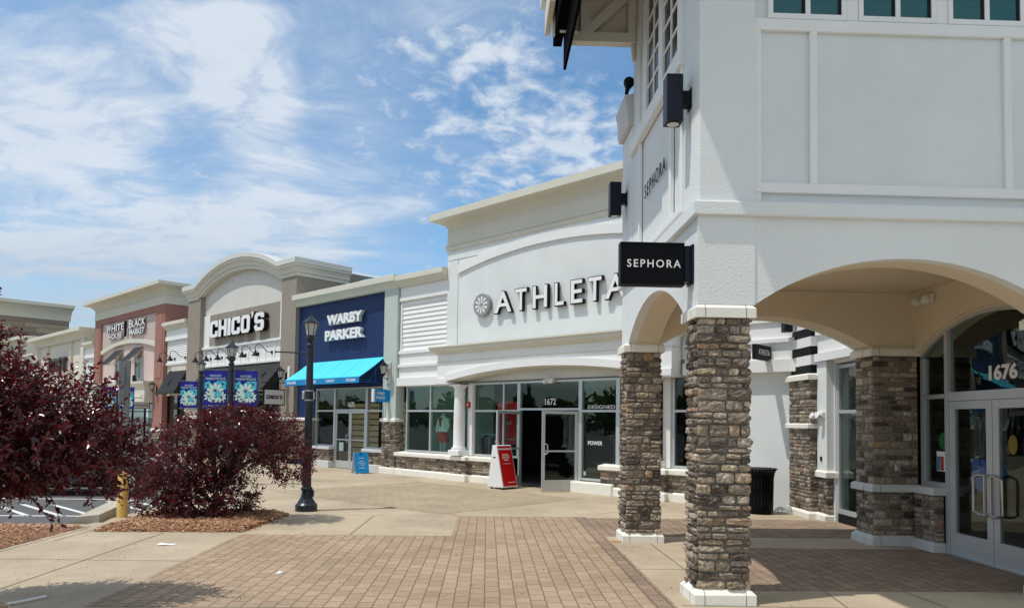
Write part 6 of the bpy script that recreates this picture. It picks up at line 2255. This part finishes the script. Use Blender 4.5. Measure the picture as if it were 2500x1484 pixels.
cl = [(-4.92, by, 1.38, .52, .55, .32, 160, .7), (-4.3, by, 1.53, .60, .55, .32, 220, .75), (-3.75, by, 1.38, .50, .55, .34, 200, .65), (-3.45, by, 1.08, .36, .45, .27, 120, .3),
      (-4.1, by, 1.18, .60, .5, .24, 180, .3), (-5.18, by, 1.06, .38, .5, .38, 130, .5), (-5.12, by, .74, .58, .55, .38, 220, .35), (-4.9, by-.1, .38, .60, .5, .30, 230, .1), (-5.5, by-.1, .46, .32, .4, .34, 130, .2),
      (-4.35, by-.1, .40, .40, .4, .28, 140, .2), (-5.0, by-.1, .18, .50, .45, .14, 100, .1), (-3.3, by, .92, .28, .35, .18, 44, 0), (-4.65, by, .92, .42, .45, .3, 120, .4)]
shrub('plum_shrub', 'dark red plum shrub leaning over the mulch bed beside the street lamp', (bx, by, 0), tr_, cl, 3, LEAF, (.12, .28), (.052, .088))

# left shrub: nearer, cut by the frame
lx, ly = -5.05, 6.55
tr2 = [([(lx, ly, 0), (lx-.05, ly+.02, .5), (lx+.02, ly+.05, 1.0), (lx+.1, ly+.1, 1.6), (lx+.1, ly+.1, 2.1)], [.06, .055, .045, .03, .01]),
       ([(lx-.03, ly, .55), (lx+.3, ly+.15, .95), (lx+.75, ly+.25, 1.25), (lx+1.2, ly+.3, 1.45)], [.045, .035, .025, .01]),
       ([(lx, ly, .8), (lx-.4, ly+.1, 1.2), (lx-.7, ly+.1, 1.7)], [.04, .03, .01]),
       ([(lx+.02, ly, .9), (lx+.4, ly+.1, 1.5), (lx+.7, ly+.15, 1.95)], [.035, .025, .01])]
cl2 = [(-4.55, 6.85, 1.64, .50, .5, .46, 210, .55), (-4.1, 6.9, 1.55, .42, .45, .34, 190, .5), (-3.78, 6.95, 1.42, .32, .36, .22, 100, .3), (-4.95, 6.8, 1.9, .45, .5, .45, 150, .7), (-4.4, 6.9, 1.40, .52, .45, .16, 190, .15),
       (-3.50, 6.95, 1.37, .24, .25, .10, 30, .2), (-4.65, 6.75, 2.10, .32, .35, .26, 50, .9), (-4.05, 6.9, 1.85, .28, .3, .18, 30, .8), (-4.9, 6.8, 1.38, .4, .4, .28, 130, .2), (-5.35, 6.5, 1.6, .45, .5, .5, 70, .5),
       (-3.78, 6.95, 1.72, .14, .2, .16, 8, .9), (-4.7, 6.8, 1.26, .46, .4, .10, 110, .0), (-5.2, 6.4, 2.2, .4, .4, .35, 45, .8), (-4.85, 6.7, 2.42, .16, .2, .22, 12, 1.2), (-3.66, 6.95, 1.24, .15, .2, .06, 22, -.1)]
hang = [((-4.45, 6.85, 1.10), (-3.98, 6.75, .74), 12), ((-4.7, 6.8, 1.1), (-4.5, 6.7, .78), 10), ((-4.25, 6.85, 1.12), (-4.05, 6.8, .92), 8), ((-4.9, 6.8, 1.15), (-4.75, 6.65, .95), 8), ((-3.95, 6.9, 1.2), (-3.62, 6.85, 1.06), 7), ((-4.1, 6.85, 1.0), (-3.9, 6.75, .72), 6), ((-3.8, 6.9, 1.2), (-3.52, 6.85, .98), 8)]
shrub('plum_shrub', 'large near dark red plum shrub cut off by the left edge', (lx, ly, 0), tr2, cl2, 9, LEAF, (.16, .36), (.055, .09), hang=hang)

# ornamental grass at the foot of the right shrub
t = Thing('grass_clump', 'small arching grass clump at the right foot of the plum shrub', 'grass clump', (-4.25, 12.9, 0))
r = random.Random(2)
m = MB()
for k in range(130):
    a = r.uniform(0, 2*pi)
    l = r.uniform(.25, .62)
    lean = r.uniform(.15, 1.0)
    b0 = Vector((-4.25+r.uniform(-.09, .09), 12.9+r.uniform(-.06, .06), .02))
    u = Vector((cos(a), sin(a), 0))
    s = Vector((-sin(a), cos(a), 0))*.0045
    pts = [b0+u*lean*l*q*q*.75+Vector((0, 0, l*(q-.42*lean*q*q))) for q in (0, .3, .6, .85, 1)]
    o = len(m.v)
    for i, p in enumerate(pts):
        w_ = 1-i/5
        m.v += [tuple(p-s*w_), tuple(p+s*w_)]
    m.f += [(o+2*i, o+2*i+1, o+2*i+3, o+2*i+2) for i in range(4)]
t.part('blades', m, GRASSM)

# far trees beyond the parking lot, seen only as reflections in the shop glass
r = random.Random(17)
m = MB()
for k in range(52):
    xf, yf = -25-k*4.4+r.uniform(-3, 3), -78+r.uniform(-9, 9)
    cx, cy = fw(xf, yf)
    H_ = r.uniform(4.2, 8.5)
    for q in range(320):
        v = Vector((r.gauss(0, 1), r.gauss(0, 1), r.gauss(0, 1))).normalized()*r.uniform(.5, 1)
        p = Vector((cx+v.x*3.4, cy+v.y*3.4, H_*.48+v.z*H_*.52))
        a = Vector((r.uniform(-1, 1), r.uniform(-1, 1), r.uniform(-1, 1))).normalized()*.55
        b = a.orthogonal().normalized()*.4
        m.add([p-a, p-b, p+a, p+b], [(0, 1, 2, 3)])
    m.tube([(cx, cy, -.15), (cx, cy, H_*.6)], [.25, .12], 6)
struct('woods', m, TREEM, 'stuff')
